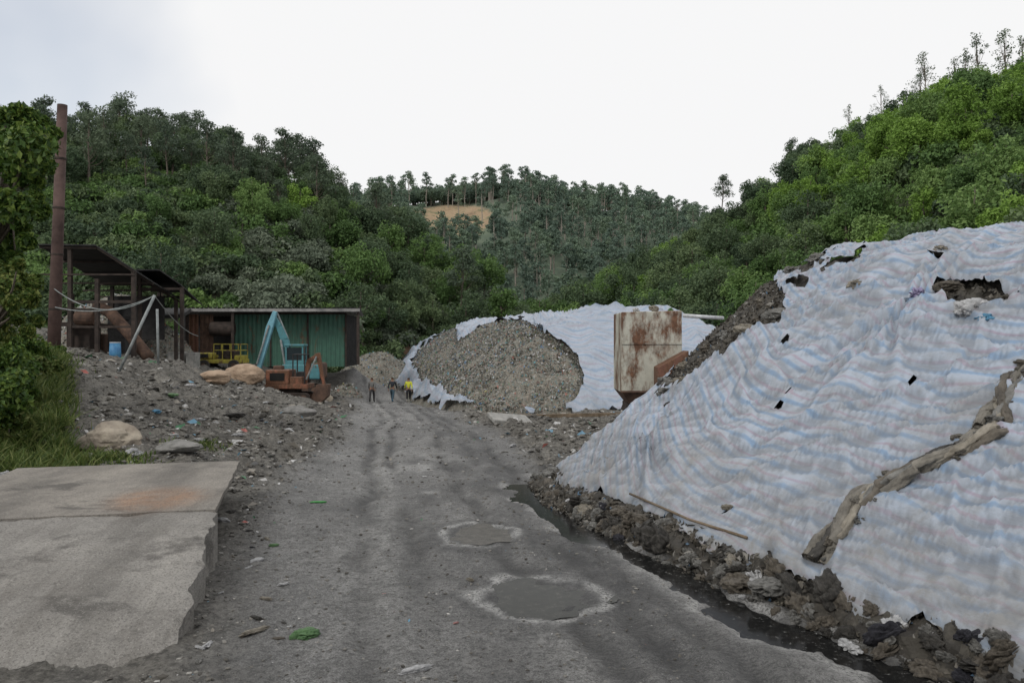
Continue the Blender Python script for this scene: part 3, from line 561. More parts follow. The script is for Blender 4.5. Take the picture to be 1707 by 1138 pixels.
def phit(px,py,y0=3.2,y1=29,off=0):
    Y=np.linspace(y0,y1,2400); x,_,zz=P(px,py,Y); zs=pile(x,Y)[0]; k=np.argmax(zs>=zz); return np.array([x[k],Y[k],zs[k]+off])
ROPE=[(1760,600),(1700,650),(1672,700),(1655,738),(1600,772),(1530,800),(1465,838),(1420,880),(1378,925),(1355,955)]
rp=[phit(a,b) for a,b in ROPE]
lowpoly=[(1372,960),(1420,884),(1465,842),(1530,804),(1600,776),(1655,742),(1680,700),(1710,650),(1800,590),(5000,300),(5000,3000),(1380,3000)]
lower=inpoly(qx,qy,lowpoly)
wa=sp_*.3+fbm(sp_*.2,dp*.4,2,90)*1.0; wb_=dp*2.2+fbm(sp_*.35,dp*.6,2,91)*2.0
wr=ridge(wa,wb_,2,92); wr2=ridge(sp_*1.2+dp*1.0,dp*1.4,2,95); wr3=fbm(sp_*4,dp*7,3,97)
def crease(u,v,s,th=.74): return np.clip(ridge(u,v,1,s)-th,0,1)/(1-th)
wt_=crease(sp_*.3+fbm(sp_*.2,dp*.4,2,190)*1.2,dp*7.5+sp_*.9+fbm(sp_*.45,dp*.8,2,191)*1.6,192,.66)
wt2=crease(sp_*.22+dp*.2,dp*3.6-sp_*1.3+fbm(sp_*.3,dp*.6,2,195)*1.1,196,.76)*np.clip(vn(sp_*.5,dp*.6,197)*2-.3,0,1)
wt4=crease(sp_*.25-dp*.1,dp*4.2+sp_*1.9+fbm(sp_*.3,dp*.6,2,205)*1.1,206,.76)*np.clip(vn(sp_*.5+5,dp*.5,207)*2-.4,0,1)
wt3=crease(sp_*2.2-dp*1.9+fbm(sp_*.8,dp*.8,2,198),dp*.5+fbm(sp_*.5,dp*.5,2,199),200,.85)*np.clip(vn(sp_*.5+9,dp*.7,201)*2.4-1.1,0,1)
cen=phit(1085,742); rr=np.hypot(px_-cen[0],py_-cen[1]); an=np.arctan2(py_-cen[1],px_-cen[0]); star=np.exp(-rr/1.8)*(ridge(an*3.6,rr*.3,1,99)-.5)
c2=phit(1500,545); rr2=np.hypot(px_-c2[0],py_-c2[1]); an2=np.arctan2(py_-c2[1],px_-c2[0]); star2=np.exp(-rr2/1.3)*(ridge(an2*3.2,rr2*.3,1,98)-.5)
stripe=(dp*1.05+fbm(sp_*.16,dp*.15,1,101)*1.2+wt_*.015-.11*sp_)/.18
def tarp(name,f,zoff,st,label,dirt_d,hem):
    zt=zp+zoff+(wr-.4)*.075+(wr2-.5)*.04+wr3*.012+star*.34+star2*.26+wt_*.034+wt2*.075+wt4*.07+wt3*.04-.1*np.exp(-np.clip(hem,0,9)/.09)
    V,Qk=cutsheet(px_-(wr-.5)*.05,py_,zt,f,ST,Q); lap=(np.roll(zt,2,0)+np.roll(zt,-2,0)+np.roll(zt,2,1)+np.roll(zt,-2,1)-4*zt)/.04; fold_shade=np.clip(lap*1.3,0,1)
    V2,Q2,(s2,d2,f2)=compact(V,Qk,(st.ravel(),dirt_d.ravel(),fold_shade.ravel())); m=mesh_np(name,V2,Q2,[M['tarp']],True); attr(m,'stripe',s2); attr(m,'dirt',d2); attr(m,'fold_shade',f2); return tag(link(name,m),label,'tarpaulin')
edge=.24+hn*.2+.07*np.sin(sp_*1.3)+.05*np.sin(sp_*3.1)+np.interp(py_,[0,6,8,10,12.5,15,18,22],[-.06,-.04,.02,.12,.16,.05,.0,-.05])
dd=np.clip((1.7-dp)/1.7,0,1); hol_m=-hole*py_/F
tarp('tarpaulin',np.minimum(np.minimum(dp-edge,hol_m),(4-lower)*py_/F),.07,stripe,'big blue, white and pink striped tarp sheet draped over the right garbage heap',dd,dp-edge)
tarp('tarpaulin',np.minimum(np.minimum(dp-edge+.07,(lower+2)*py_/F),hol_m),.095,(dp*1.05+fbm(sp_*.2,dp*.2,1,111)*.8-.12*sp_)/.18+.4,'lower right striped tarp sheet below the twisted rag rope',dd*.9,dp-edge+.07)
# crumpled cloth
def crumple_mesh(seed,mat,flat=.5,sub=5,amp=.5):
    bm=bmesh.new(); bmesh.ops.create_icosphere(bm,subdivisions=sub,radius=1); v=np.array([tuple(a.co) for a in bm.verts])
    q=v*np.array([.8,1.9,.8])+seed*3.7; w_=q+np.stack([n3(q,1.1,seed+20),n3(q,1.3,seed+30),n3(q,1.2,seed+40)],1)*2.2
    f1=1-np.clip(np.abs(n3(w_,1.5,seed))*9,0,1); f2=1-np.clip(np.abs(n3(w_,3.6,seed+5))*8,0,1); f3=1-np.clip(np.abs(n3(w_,6.5,seed+15))*8,0,1)
    r_=.85+n3(q,.8,seed+9)*1.7-f1*.34-f2*.17-f3*.06; v2=v*r_[:,None]; v2[:,2]=v2[:,2]*flat; v2[:,0]*=1+.3*math.sin(seed)
    for a,c in zip(bm.verts,v2): a.co=c
    m=bpy.data.meshes.new('crumple'); bm.to_mesh(m); bm.free(); m.materials.append(mat); m.polygons.foreach_set('use_smooth',[True]*len(m.polygons)); return m
CR={}
def crump(name,mat,loc,size,label,cat,group=None,rz=None,flat=.55,seed=None,tilt=0,parent=None):
    seed=seed if seed is not None else random.randrange(6); key=(mat,flat,seed)
    if key not in CR: CR[key]=crumple_mesh(seed,M[mat],flat)
    o=link(name,CR[key],parent); o.location=tuple(loc); o.scale=(size if isinstance(size,tuple) else (size,size,size)); o.rotation_euler=(tilt,tilt*.5,rz if rz is not None else random.random()*6.28); return tag(o,label,cat,group)
def strand(path,r,seed,mat,parent,n=420,amp=1.0):
    pts=np.array(path); L=np.concatenate([[0],np.cumsum(np.linalg.norm(np.diff(pts,axis=0),axis=1))]); s=np.linspace(0,L[-1],n)
    c=np.stack([np.interp(s,L,pts[:,i]) for i in range(3)],1); T=np.gradient(c,axis=0); T/=np.linalg.norm(T,axis=1)[:,None]; U=np.cross(T,[0,0,1.]); U/=np.linalg.norm(U,axis=1)[:,None]; Wn=np.cross(U,T)
    ph=s*4.2+seed*2.1; c=c+(U*np.cos(ph)[:,None]*1.4+Wn*np.sin(ph)[:,None]*.7)*r*1.1+U*(fbm(s*1.5,s*0+seed,3,int(seed*10))*.42)[:,None]; k=22; a=np.linspace(0,2*PI,k,endpoint=False)
    A_,S_=np.meshgrid(a,s); rad=r*(.2+amp*ridge(A_*1.6+S_*5,S_*2.5,3,int(seed*7)+3)*1.1+.9*(vn(S_*2.6,S_*0,int(seed)+9))*vn(A_*1.5,S_*4,4))
    V=c[:,None,:]+(U[:,None,:]*np.cos(A_)[...,None]+Wn[:,None,:]*np.sin(A_)[...,None])*rad[...,None]
    i=np.arange(n-1)[:,None]*k; j=np.arange(k)[None,:]; j2=(j+1)%k; Qs=np.stack([i+j,i+j2,i+k+j2,i+k+j],-1).reshape(-1,4)
    return link('strand',mesh_np('strand',V.reshape(-1,3)-np.array(parent.location),Qs,[mat],True),parent)
rope=thing('rag_rope','long twisted rope of grey brown rags running down between the two striped tarps','rag rope',tuple(rp[-1]))
for k in range(7): strand([p+np.array([0,0,.12]) for p in rp],.045,k+1.,M[('rag_rope','rag_brown','rag_rope','rag_beige','rag_grey','rag_dark','rag_rope')[k]],rope)
for k in range(85):
    s_=random.uniform(0,len(rp)-1.01); a=int(s_); p=rp[a]*(1-(s_-a))+rp[a+1]*(s_-a)+np.array([random.gauss(0,.055),random.gauss(0,.09),0]); z_=float(pile(p[0:1],p[1:2])[0][0])+random.uniform(.1,.17); s=random.uniform(.04,.1)
    crump('knot',random.choice(['rag_rope','rag_brown','rag_grey','rag_rope']),np.array([p[0],p[1],z_])-rp[-1],(s*1.2,s*.9,s*.8),None,None,parent=rope,seed=random.randrange(4),tilt=random.uniform(-.5,.5))
for i in range(290):
    y=5.0*(3.6)**random.random(); d=random.uniform(-.1,.36); ti=np.interp(y,[p[1] for p in TOE[2:10]],[p[0] for p in TOE[2:10]]); x=ti+d
    zz=float(pile(np.array([x]),np.array([y]))[0][0]) if d>.0 else gz(x,y); s=random.uniform(.05,.18)*(1 if d>.0 else .6)
    m_=random.choice(['rag_grey','rag_brown','rag_dark','rag_grey','rag_brown','rag_dark']) if random.random()<.84 else random.choice(['rag_beige','rag_beige','rag_white','rag_black','rag_grey'])
    crump('rag_bundle',m_,(x,y,zz+s*.1),(s,s*random.uniform(.9,2.0),s*random.uniform(.7,1.7)),'dirty crumpled rag or plastic bag squashed under the lower tarp edge','rag','rags and bags squashed under the lower edge of the tarp',seed=random.randrange(5),tilt=random.uniform(-1,1))
for px,py,s,m_,lab in ((1432,488,.28,'rag_beige','beige crumpled cloth lying on top of the striped tarp'),(1630,530,.26,'rag_white','white plastic bundle hanging out of the hole in the tarp'),(1640,548,.17,'rag_blue','pale blue rag below the white bundle in the tarp hole'),(1535,505,.24,'rag_lilac','lilac cloth at the left end of the tarp hole'),(1215,862,.12,'rag_beige','dirty scrap on the lower part of the big tarp'),(1565,430,.2,'rag_beige','small beige rag near the crest of the tarp'),(1365,440,.3,'rag_grey','grey rags showing along the crest edge of the tarp'),(1010,778,.14,'rag_beige','bunched cloth at the left lower corner of the tarp'),(1645,390,.3,'rag_grey','grey rags at the top of the heap near the right edge'),(1580,492,.16,'rag_brown','brown rag inside the hole of the tarp'),(1320,460,.2,'rag_grey','grey rag on the crest left of the beige cloth')):
    p=phit(px,py); crump('rag_bundle',m_,p+np.array([0,0,.11]),s,lab,'rag',flat=.45)
for k in range(26):
    a_=random.random(); px=1110+190*a_+random.uniform(-20,20); py=640-150*a_+random.uniform(-15,35); p=phit(px,py); s=random.uniform(.12,.3); crump('rag_bundle',random.choice(['rag_grey','rag_brown','rag_dark','rag_beige']),p,(s,s*.8,s*.8),'grey brown rag bundle in the bare patch at the left end of the right heap','rag','rag bundles in the bare patch at the left end of the right heap',seed=random.randrange(4),tilt=random.uniform(-.6,.6))
def shreds(name,x,y,zf,size,mat,label,cat='shreds',up=.5):
    k=len(x); C=np.stack([x,y,zf],1); N=rng.normal(size=(k,3)); N[:,2]+=up; V,Qq=leaves(C,N,size*(.5+rng.random(k)),.6); return tag(link(name,mesh_np(name,V,Qq,[M[mat]])),label,cat,kind='stuff')
xx=rng.uniform(.1,6.5,60000); yy=rng.uniform(4,26,60000); z_,d_,_=pile(xx,yy); qx2,qy2=proj(xx,yy,z_); hh=np.maximum(inpoly(qx2,qy2,HOLES[0]),inpoly(qx2,qy2,HOLES[1])); k=((d_>-.2)&(d_<.36))|(hh>-2)
M['shred_near']=islandmat('shred_near',[(0,(.04,.036,.03)),(.25,(.09,.08,.065)),(.5,(.14,.128,.11)),(.7,(.06,.057,.05)),(.85,(.22,.21,.19)),(.95,(.4,.4,.4)),(.98,(.08,.16,.26))])
shreds('plastic_shreds',xx[k],yy[k],z_[k]+.01+rng.random(k.sum())*.07,.036,'shred_near','shreds of plastic and cloth along the foot and in the holes of the right heap')
mb=MB(); mb.tube([phit(1050,838,off=.13),phit(1150,884,off=.13),phit(1245,918,off=.14)],.016,6); tag(mb.build('pole',M['wood'],smooth=True),'thin pole weighing down the lower edge of the big tarp','pole')
# ------------------------------------------------------------ middle heap
T2=[(-.6,43.2),(4,42.4),(9,42.6),(16,43),(20,60),(18,90),(-8,100),(-14.5,98),(-13.8,92),(-11.6,80),(-8.9,66),(-6.6,57),(-4.6,49.5),(-2.9,45.5)]
def heap(x,y):
    d,s=pdist(x,y,T2); t_=np.clip(d/9.5,0,1); h=5.6*np.sin(t_*PI/2)**.92; return -1.55+np.where(d<0,d*.5,h)+fbm(x*.3,y*.3,3,120)*.9*np.clip(d/3,0,1),d,s
S2=.15
hx,hy=np.meshgrid(np.arange(-15,20.5,S2),np.arange(42,101,S2)); z2,d2,s2=heap(hx,hy); nr2,nc2=hx.shape; qx,qy=proj(hx,hy,z2+.1)
BARE=[(845,534),(880,540),(930,575),(968,605),(976,632),(955,672),(938,686),(860,690),(800,684),(762,668),(725,645),(695,630),(686,606),(712,570),(752,548),(798,538)]
bare=inpoly(qx,qy,BARE)+fbm(hx*.8,hy*.8,3,130)*16
bare=np.where((hy>64)&(qx>760),-8,bare)
zz2=z2+np.clip(bare/8,0,1)*(.12+(ridge(hx*1.5,hy*1.5,3,131)-.5)*.3)-.12*(bare<0)
Q3=gridq(nr2,nc2); k=(d2.ravel()[Q3]>-.5).all(1); V3,Q4,_=compact(np.stack([hx,hy,zz2],-1).reshape(-1,3),Q3[k])
tag(link('garbage_heap',mesh_np('garbage_heap',V3,Q4,[M['garbage_far']],True)),'tall heap of multicoloured shredded plastic in the middle, half covered by tarps','garbage heap')
w2=ridge(s2*.35+fbm(hx*.2,hy*.2,2,139)*2,d2*1.1+fbm(hx*.3,hy*.3,2,138)*2,3,140); w2b=ridge(hx*.8+hy*.3,hy*.8,3,145); w2c=crease(hx*.5+hy*.2,d2*.9+hx*.5+fbm(hx*.3,hy*.3,2,146)*2,147,.7)
st2=(d2*1.2+fbm(hx*.2,hy*.2,1,141)*1.5+.3*hx)/.62; zt2=z2+.2+(w2-.5)*.4+(w2b-.5)*.25+w2c*.3
def tarp2(f,label):
    V,Qk=cutsheet(hx,hy,zt2,f,S2,Q3); V,Qk,(a,b,c_)=compact(V,Qk,(st2.ravel(),(np.clip((2-d2)/2,0,1)*.5).ravel(),(np.clip((.45-w2)*2.5,0,1)*.8).ravel())); m=mesh_np('tarpaulin',V,Qk,[M['tarp_far']],True); attr(m,'stripe',a); attr(m,'dirt',b); attr(m,'fold_shade',c_); tag(link('tarpaulin',m),label,'tarpaulin')
cov=np.minimum(-bare*hy/F,d2-.15-fbm(hx,hy,2,150)*.8)
right=inpoly(qx,qy,[(832,400),(5000,300),(5000,900),(900,900),(950,640),(900,560)])*hy/F
tarp2(np.minimum(cov,right),'white and blue tarp over the right shoulder of the middle heap'); tarp2(np.minimum(cov+.0,-right),'white tarp over the left flank and foot of the middle heap')
xx=rng.uniform(-15,8,170000); yy=rng.uniform(42.3,88,170000); z_,d_,_=heap(xx,yy); qx2,qy2=proj(xx,yy,z_); k=(d_>-.6)&(inpoly(qx2,qy2,BARE)>-3)&((yy<64)|(qx2<760))
shreds('plastic_shreds',xx[k],yy[k],z_[k]+.1+rng.random(k.sum())*.14,.068,'shred','multicoloured plastic shreds all over the bare face of the middle heap')
def mound(cx_,cy_,rx,ry,h,label,mat='garbage_far',seed=1,z0=None,shr=1500,name='garbage_heap',kind=None):
    a,b=np.meshgrid(np.linspace(-1.2,1.2,60),np.linspace(-1.2,1.2,60)); X=cx_+a*rx; Y=cy_+b*ry; zb=float(gz0([cx_],[cy_])[0]) if z0 is None else z0
    f=lambda X,Y,a,b: zb-.4+(h+.4)*np.clip(1-(a*a+b*b),-.3,1)+fbm(X*1.1,Y*1.1,3,seed)*h*.35
    o=link(name,mesh_np(name,np.stack([X,Y,f(X,Y,a,b)],-1).reshape(-1,3),gridq(60,60),[M[mat]],True)); tag(o,label,'garbage heap' if not kind else None,kind=kind)
    if shr:
        a=rng.uniform(-1,1,shr); b=rng.uniform(-1,1,shr); X=cx_+a*rx; Y=cy_+b*ry; shreds('plastic_shreds',X,Y,f(X,Y,a,b)+.05,.1,'shred','plastic shreds on the '+label.split(' ',1)[1])
x,y,_=P(628,600,78); mound(x,y,4.2,3.5,2.6,'colourful garbage mound beyond the right end of the green shed',seed=3)
x,y,_=P(190,520,54); mound(x,y,5,3,3.3,'grey garbage mound stored under the tall open shed',seed=5)
x,y,_=P(575,608,60); mound(x,y,1.4,1,.7,'small garbage mound at the corner of the green shed',seed=8,shr=300)
M['soil']=simple('soil',(.17,.11,.075),(.3,.2,.14),.8,.95,.6,.1)
x,y,_=P(650,560,98); mound(x,y,8,5,4.3,'brown earth bank','soil',11,z0=-1,shr=0,name='earth_bank',kind='structure')
# ------------------------------------------------------------ weighbridge ramp
def RP(s,w,z):
    ax=(.238,-.971); n_=(-.971,-.238); return (-4.34+ax[0]*s+n_[0]*w,13.4+ax[1]*s+n_[1]*w,z)
def rampmat(name,base):
    t=NT(name); c=t.ramp(t.noise(.9,9,.7),[(.3,base[0]),(.5,base[1]),(.72,base[2])])
    c=t.mix(t.ramp(t.noise(1.4,7,.72,scale=(2.0,.3,1)),[(.46,0.),(.7,.65)]),c,(.11,.1,.088)); c=t.mix(t.ramp(t.noise(.9,6,.7,scale=(1,1.5,1)),[(.57,0.),(.66,.75)]),c,(.07,.065,.06))
    c=t.mix(t.math('MULTIPLY',t.attr('stain'),t.ramp(t.noise(4,7,.7),[(.35,.35),(.55,.95)])),c,(.33,.2,.125)); c=t.mix(t.math('MULTIPLY',t.attr('wheel'),t.ramp(t.noise(2,6,.7),[(.35,.1),(.6,.6)])),c,(.1,.094,.086)); c=t.mix(t.ramp(t.noise(45,5,.75),[(.4,.65),(.5,0.)]),c,(.085,.08,.073)); c=t.mix(t.ramp(t.noise(60,4,.75),[(.56,0.),(.66,.5)]),c,(.44,.425,.395))
    t.bump(t.math('ADD',t.noise(22,8,.75),t.noise(3,6,.6)),.8,.022); M[name]=t.out(c,.88)
rampmat('ramp',((.16,.15,.138),(.25,.238,.22),(.345,.328,.3))); rampmat('deck',((.165,.152,.136),(.255,.234,.207),(.34,.31,.27)))
wb=thing('weighbridge','long worn concrete and steel vehicle ramp at the lower left','ramp',RP(4,1.6,0))
def slab(s0,s1,zf,w0,w1,th,nm,mat,ns=110,nw=50,rough=.012,ragged=.07):
    S,Wd=np.meshgrid(np.linspace(s0,s1,ns),np.linspace(w0,w1,nw),indexing='ij'); X=-4.34+.238*S-.971*Wd; Y=13.4-.971*S-.238*Wd
    Z=zf(S)+fbm(X*2,Y*2,4,33)*rough*2+fbm(X*11,Y*11,2,34)*rough*.5
    jit=fbm(S*4,Wd*3,4,35)*ragged; X=X+jit*(Wd<w0+.08); Z=Z-np.clip(.1-(Wd-w0),0,1)*ragged*2.2*vn(S*4,S*0,38)
    top=np.stack([X,Y,Z],-1).reshape(-1,3); bot=top.copy(); bot[:,2]=np.minimum(bot[:,2]-th,bot[:,2]-.02); Qt=gridq(ns,nw); Nn=ns*nw
    def strip(idx):
        idx=np.array(idx); return np.stack([idx[:-1],idx[1:],idx[1:]+Nn,idx[:-1]+Nn],1)
    sides=[strip([i*nw for i in range(ns)]),strip([i*nw+nw-1 for i in range(ns)]),strip(list(range(nw))),strip([(ns-1)*nw+i for i in range(nw)])]
    V=np.concatenate([top,bot]); me=mesh_np(nm,V-np.array(wb.location),np.concatenate([Qt,Qt[:,::-1]+Nn]+sides),[M[mat]],False)
    sn=np.exp(-(((S-2.95)/.75)**2+((Wd-.75)/.5)**2)**2).ravel(); attr(me,'stain',np.concatenate([sn,sn])); wl=np.maximum(np.exp(-((Wd-.75)/.22)**2),np.exp(-((Wd-2.45)/.22)**2)).ravel(); attr(me,'wheel',np.concatenate([wl,wl])); return link(nm,me,wb)
slab(0,3.78,lambda s:.6-.04*s/3.78,0,3.2,.06,'steel_deck','deck',rough=.008,ragged=.03); slab(3.82,7.1,lambda s:np.interp(s,[3.8,5.4,6.3,6.8,7.1],[.55,.37,.2,.03,-.15]),-.03,3.4,.8,'concrete_slope','ramp',rough=.035,ragged=.13)
mb=MB()
mb.beam(RP(.02,.16,.44),RP(3.76,.16,.4),.2,.08); mb.build('girder',M['rust_dark'],wb)
mb=MB(); mb.beam(RP(.02,1.6,.44),RP(3.76,1.6,.4),.2,.08); mb.build('girder',M['rust_dark'],wb)
mb=MB(); mb.beam(RP(.02,3.1,.44),RP(3.76,3.1,.4),.2,.08); mb.build('girder',M['rust_dark'],wb)
mb=MB(); mb.hexa([RP(-.3,3.22,.0),RP(4,3.42,0),RP(4,3.55,0),RP(-.3,3.35,.0),RP(-.3,3.22,.5),RP(4,3.42,.5),RP(4,3.55,.5),RP(-.3,3.35,.5)]); mb.build('edge_kerb',M['soil'],wb,bevel=.03)
mb=MB(); mb.hexa([RP(0,.35,-.3),RP(3.8,.35,-.3),RP(3.8,3,-.3),RP(0,3,-.3),RP(0,.35,.33),RP(3.8,.35,.33),RP(3.8,3,.33),RP(0,3,.33)]); mb.build('footing',M['concrete_block'],wb)
# ------------------------------------------------------------ hopper
hb=P(1086,690,29); hb=(hb[0],29,-.75); hp=thing('hopper','cream painted rusty steel hopper with funnel bottom beside the big heap','hopper',hb)
x0,x1=P(1036,0,28.6)[0],P(1137,0,28.6)[0]; w=x1-x0; y0,y1=28.6,30.8; zt=P(0,520,28.6)[2]; zb=P(0,654,28.6)[2]
mb=MB(); mb.hexa([(x0,y0,zb),(x1,y0,zb),(x1,y1,zb),(x0,y1,zb),(x0,y0,zt),(x1,y0,zt+.05),(x1,y1,zt),(x0,y1,zt)]); mb.build('tank_body',M['white_rust'],hp,bevel=.03)
mb=MB(); mb.hexa([(x0+.35,28.9,zb-.45),(x1-.2,28.9,zb-.45),(x1-.2,30.4,zb-.45),(x0+.35,30.4,zb-.45),(x0+.03,y0+.03,zb),(x1-.03,y0+.03,zb),(x1-.03,y1-.03,zb),(x0+.03,y1-.03,zb)]); mb.build('funnel',M['rust'],hp)
MB().box(((x0+x1)/2,28.575,zb+.03),(w+.04,.05,.06)).build('rim',M['rust'],hp); MB().box(((x0+x1)/2,28.575,(zt+zb)/2+.3),(w,.03,.05)).build('band',M['white_rust'],hp)
MB().box(((x0+x1)/2+.12,29.7,zb-.9),(w*.85,1.5,1.0)).build('base',M['rust_dark'],hp)  # dark box added to fill the darkness under the funnel
a=P(1130,598,27.9); mb=MB(); mb.hexa([(a[0]-.7,27.6,.95),(a[0]+.3,27.6,1.4),(a[0]+.3,28.5,1.4),(a[0]-.7,28.5,.95),(a[0]-.7,27.6,1.65),(a[0]+.3,27.6,2.2),(a[0]+.3,28.5,2.2),(a[0]-.7,28.5,1.65)]); mb.build('side_chute',M['red_rust'],hp,bevel=.02)
for i,(px,py) in enumerate(((1060,516),(1092,514),(1118,517))):
    p=P(px,py,29.5); crump('rag_bundle',('rag_white','rag_beige','rag_dullgreen')[i],p,.2,['white bag on top of the hopper, left','beige rags on top of the hopper','dull green scrap on top of the hopper, right'][i],'rag')
mb=MB(); mb.tube([P(1140,526,30),P(1205,530,31)],.07,10); tag(mb.build('pipe',M['white_plastic'],smooth=True),'short pale pipe sticking out right of the hopper top','pipe')
mb=MB(); mb.beam(P(818,695,36),P(1045,690,37.5),.16,.12); tag(mb.build('beam',M['wood'],bevel=.01),'long dark timber beam lying in front of the middle heap','beam')
mb=MB(); mb.box((P(850,706,33)[0],33,-.55),(1.6,1.1,.16),.3,.2,.1); tag(mb.build('concrete_slab',M['concrete_block'],bevel=.03),'broken concrete slab lying on the rubble near the beam','slab')
# ------------------------------------------------------------ stack & sheds
b=P(88,600,34); st_=thing('smokestack','tall rusty steel smokestack rising at the left beside the trees','smokestack',(b[0],34,1.0))
tp=P(104,175,34); mb=MB(); pts=[(b[0],34,1.0),(b[0]*.5+tp[0]*.5,34,6.6),tp]; mb.tube(pts,[.26,.22,.19],18); mb.build('pipe',M['stack'],st_,smooth=True)
for f in (.25,.45,.62,.8):
    p=[pts[0][i]*(1-f)+pts[2][i]*f for i in range(3)]; q=[p[0]+.002,p[1],p[2]+.07]; MB().tube([p,q],.262-.04*f,18).build('flange',M['rust_dark'],st_)
def world(name,label,cat,base): return thing(name,label,cat,base)
sA=world('shed','tall open shed with dark sloping roof beside the rusty stack','shed',(-20.5,44,1.6))
fl=[(-22.6,7.15),(-19.85,7.12),(-18.05,5.98)]
mb=MB()
for i in range(2):
    (xa,za),(xb,zb_)=fl[i],fl[i+1]; mb.hexa([(xa,40,za-.07),(xb,40,zb_-.07),(xb*1.1,51,zb_-1.15),(xa*1.1,51,za-1.15),(xa,40,za),(xb,40,zb_),(xb*1.1,51,zb_-1.08),(xa*1.1,51,za-1.08)])
mb.build('roof',M['dark_roof'],sA)
for k in range(4):
    f=k/3; yy_=40.2+10.5*f; sc_=1+.1*f; mb=MB()
    for i in range(2):
        (xa,za),(xb,zb_)=fl[i],fl[i+1]; mb.beam((xa*sc_,yy_,za-.15-1.06*f),(xb*sc_,yy_,zb_-.15-1.06*f),.1)
    mb.beam((fl[0][0]*sc_,yy_,5.7-.5*f),(fl[2][0]*sc_,yy_,5.7-.5*f),.08); mb.build('truss',M['rust_dark'],sA)
for x_,y_,h_ in ((-21.2,40.3,7),(-18.15,40.3,5.9),(-19.9,40.3,5.5),(-23.8,50,5.8),(-20.0,50,5)): MB().box((x_,y_,(h_+1.2)/2),(.18,.18,h_-1.2)).build('post',M['rust_dark'],sA)
MB().beam((-21.3,40.3,4.4),(-18.1,40.3,4.4),.14).build('rail',M['rust_dark'],sA); MB().beam((-21.3,40.3,3.2),(-18.1,40.3,3.2),.1).build('rail',M['rust_dark'],sA)
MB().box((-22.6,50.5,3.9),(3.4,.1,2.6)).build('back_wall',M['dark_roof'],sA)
sB=world('shed','smaller dark roofed lean-to joined to the right of the tall shed','shed',(-19.5,50,1.6)); fb=[(P(226,446,46)[0],6.45),(P(266,446,46)[0],6.45),(P(303,474,46)[0],5.6)]
mb=MB()
for i in range(2):
    (xa,za),(xb,zb_)=fb[i],fb[i+1]; mb.hexa([(xa,46,za-.07),(xb,46,zb_-.07),(xb*1.1,54,zb_-.8),(xa*1.1,54,za-.8),(xa,46,za),(xb,46,zb_),(xb*1.1,54,zb_-.73),(xa*1.1,54,za-.73)])
mb.build('roof',M['dark_roof'],sB)
for x_,y_,h_ in ((fb[0][0]+.1,46.3,6.3),(fb[2][0]-.1,46.3,5.5),(fb[0][0]*1.08,53,5.6)): MB().box((x_,y_,(h_+1.2)/2),(.18,.18,h_-1.2)).build('post',M['rust_dark'],sB)
MB().beam((fb[0][0],46.3,5.4),(fb[2][0],46.3,5.4),.12).build('rail',M['rust_dark'],sB)
sC=world('shed','long low shed with grey roof and green corrugated wall','shed',(-18,63,.9))
xa,xb=P(262,0,58)[0],P(600,0,58)[0]; mb=MB(); mb.corr((xa,58,4.78),(xb-xa,0,.05),(-1.3,9,-.35),.3,.05); mb.build('roof',M['roof_grey'],sC)
MB().box(((xa+xb)/2,57.95,4.66),(xb-xa,.08,.2)).build('fascia',M['roof_grey'],sC)
gx0,gx1=P(390,0,60)[0],P(577,0,60)[0]; mb=MB(); mb.corr((gx0,60,.7),(gx1-gx0,0,0),(0,0,3.85),.32,.06); mb.build('green_wall',M['green_wall'],sC)
MB().corr((gx1+.02,60.02,.7),(-.2,6.0,0),(0,0,3.7),.32,.06).build('opening_shade',M['dark_roof'],sC)  # dark sheet standing in for the shaded opening at the shed end
for f in (0,.33,.66,1): MB().box((gx0+(gx1-gx0)*f,59.93,2.6),(.12,.1,3.8)).build('post',M['rust_dark'],sC)
MB().box(((gx0+gx1)/2,59.92,4.5),(gx1-gx0,.1,.14)).build('wall_rail',M['rust_dark'],sC)
for pa,pb_,nm,mt in ((311,331,'rusty_panel','red_rust'),(333,356,'rusty_panel','rust')):
    a=P(pa,0,59)[0]; c_=P(pb_,0,59)[0]; MB().corr((a,59,1.0),(c_-a,0,0),(0,0,3.4),.3,.04).build(nm,M[mt],sC)
for px in (264,312,388,597):
    MB().box((P(px,0,58.2)[0],58.2,2.8),(.18,.18,3.8)).build('post',M['rust_dark'],sC)
MB().box(((xa+gx0)/2,66.5,2.7),(gx0-xa+3,.1,4.0)).build('back_wall',M['dark_roof'],sC)  # wall coloured dark to paint in the darkness inside the shed
mb=MB(); mb.hexa([P(190,533,50),P(305,530,52),P(318,520,58),P(230,518,58),P(190,528,50),P(305,524,52),P(318,514,58),P(230,513,58)]); tag(mb.build('lean_to_roof',M['dark_roof']),'dark sheet roof sloping down left of the long shed','roof')
mb=MB(); mb.tube([P(352,548,58.6),P(390,548,58.6)],.5,20); tag(mb.build('drum',M['rust_dark'],smooth=False,bevel=.03),'large brown steel drum lying inside the long shed','drum')
mb=MB(); mb.tube([P(160,508,42),P(185,522,41.8),P(215,555,41.2),P(248,596,40.6)],[.26,.29,.29,.29],16); cv=tag(mb.build('pipe',M['rust'],smooth=True),'thick rusty pipe slanting down out of the tall shed','pipe')
mt_=world('machine_frame','dark steel machine frame standing under the tall shed roof','machine',(-20.5,43,1.7)); 
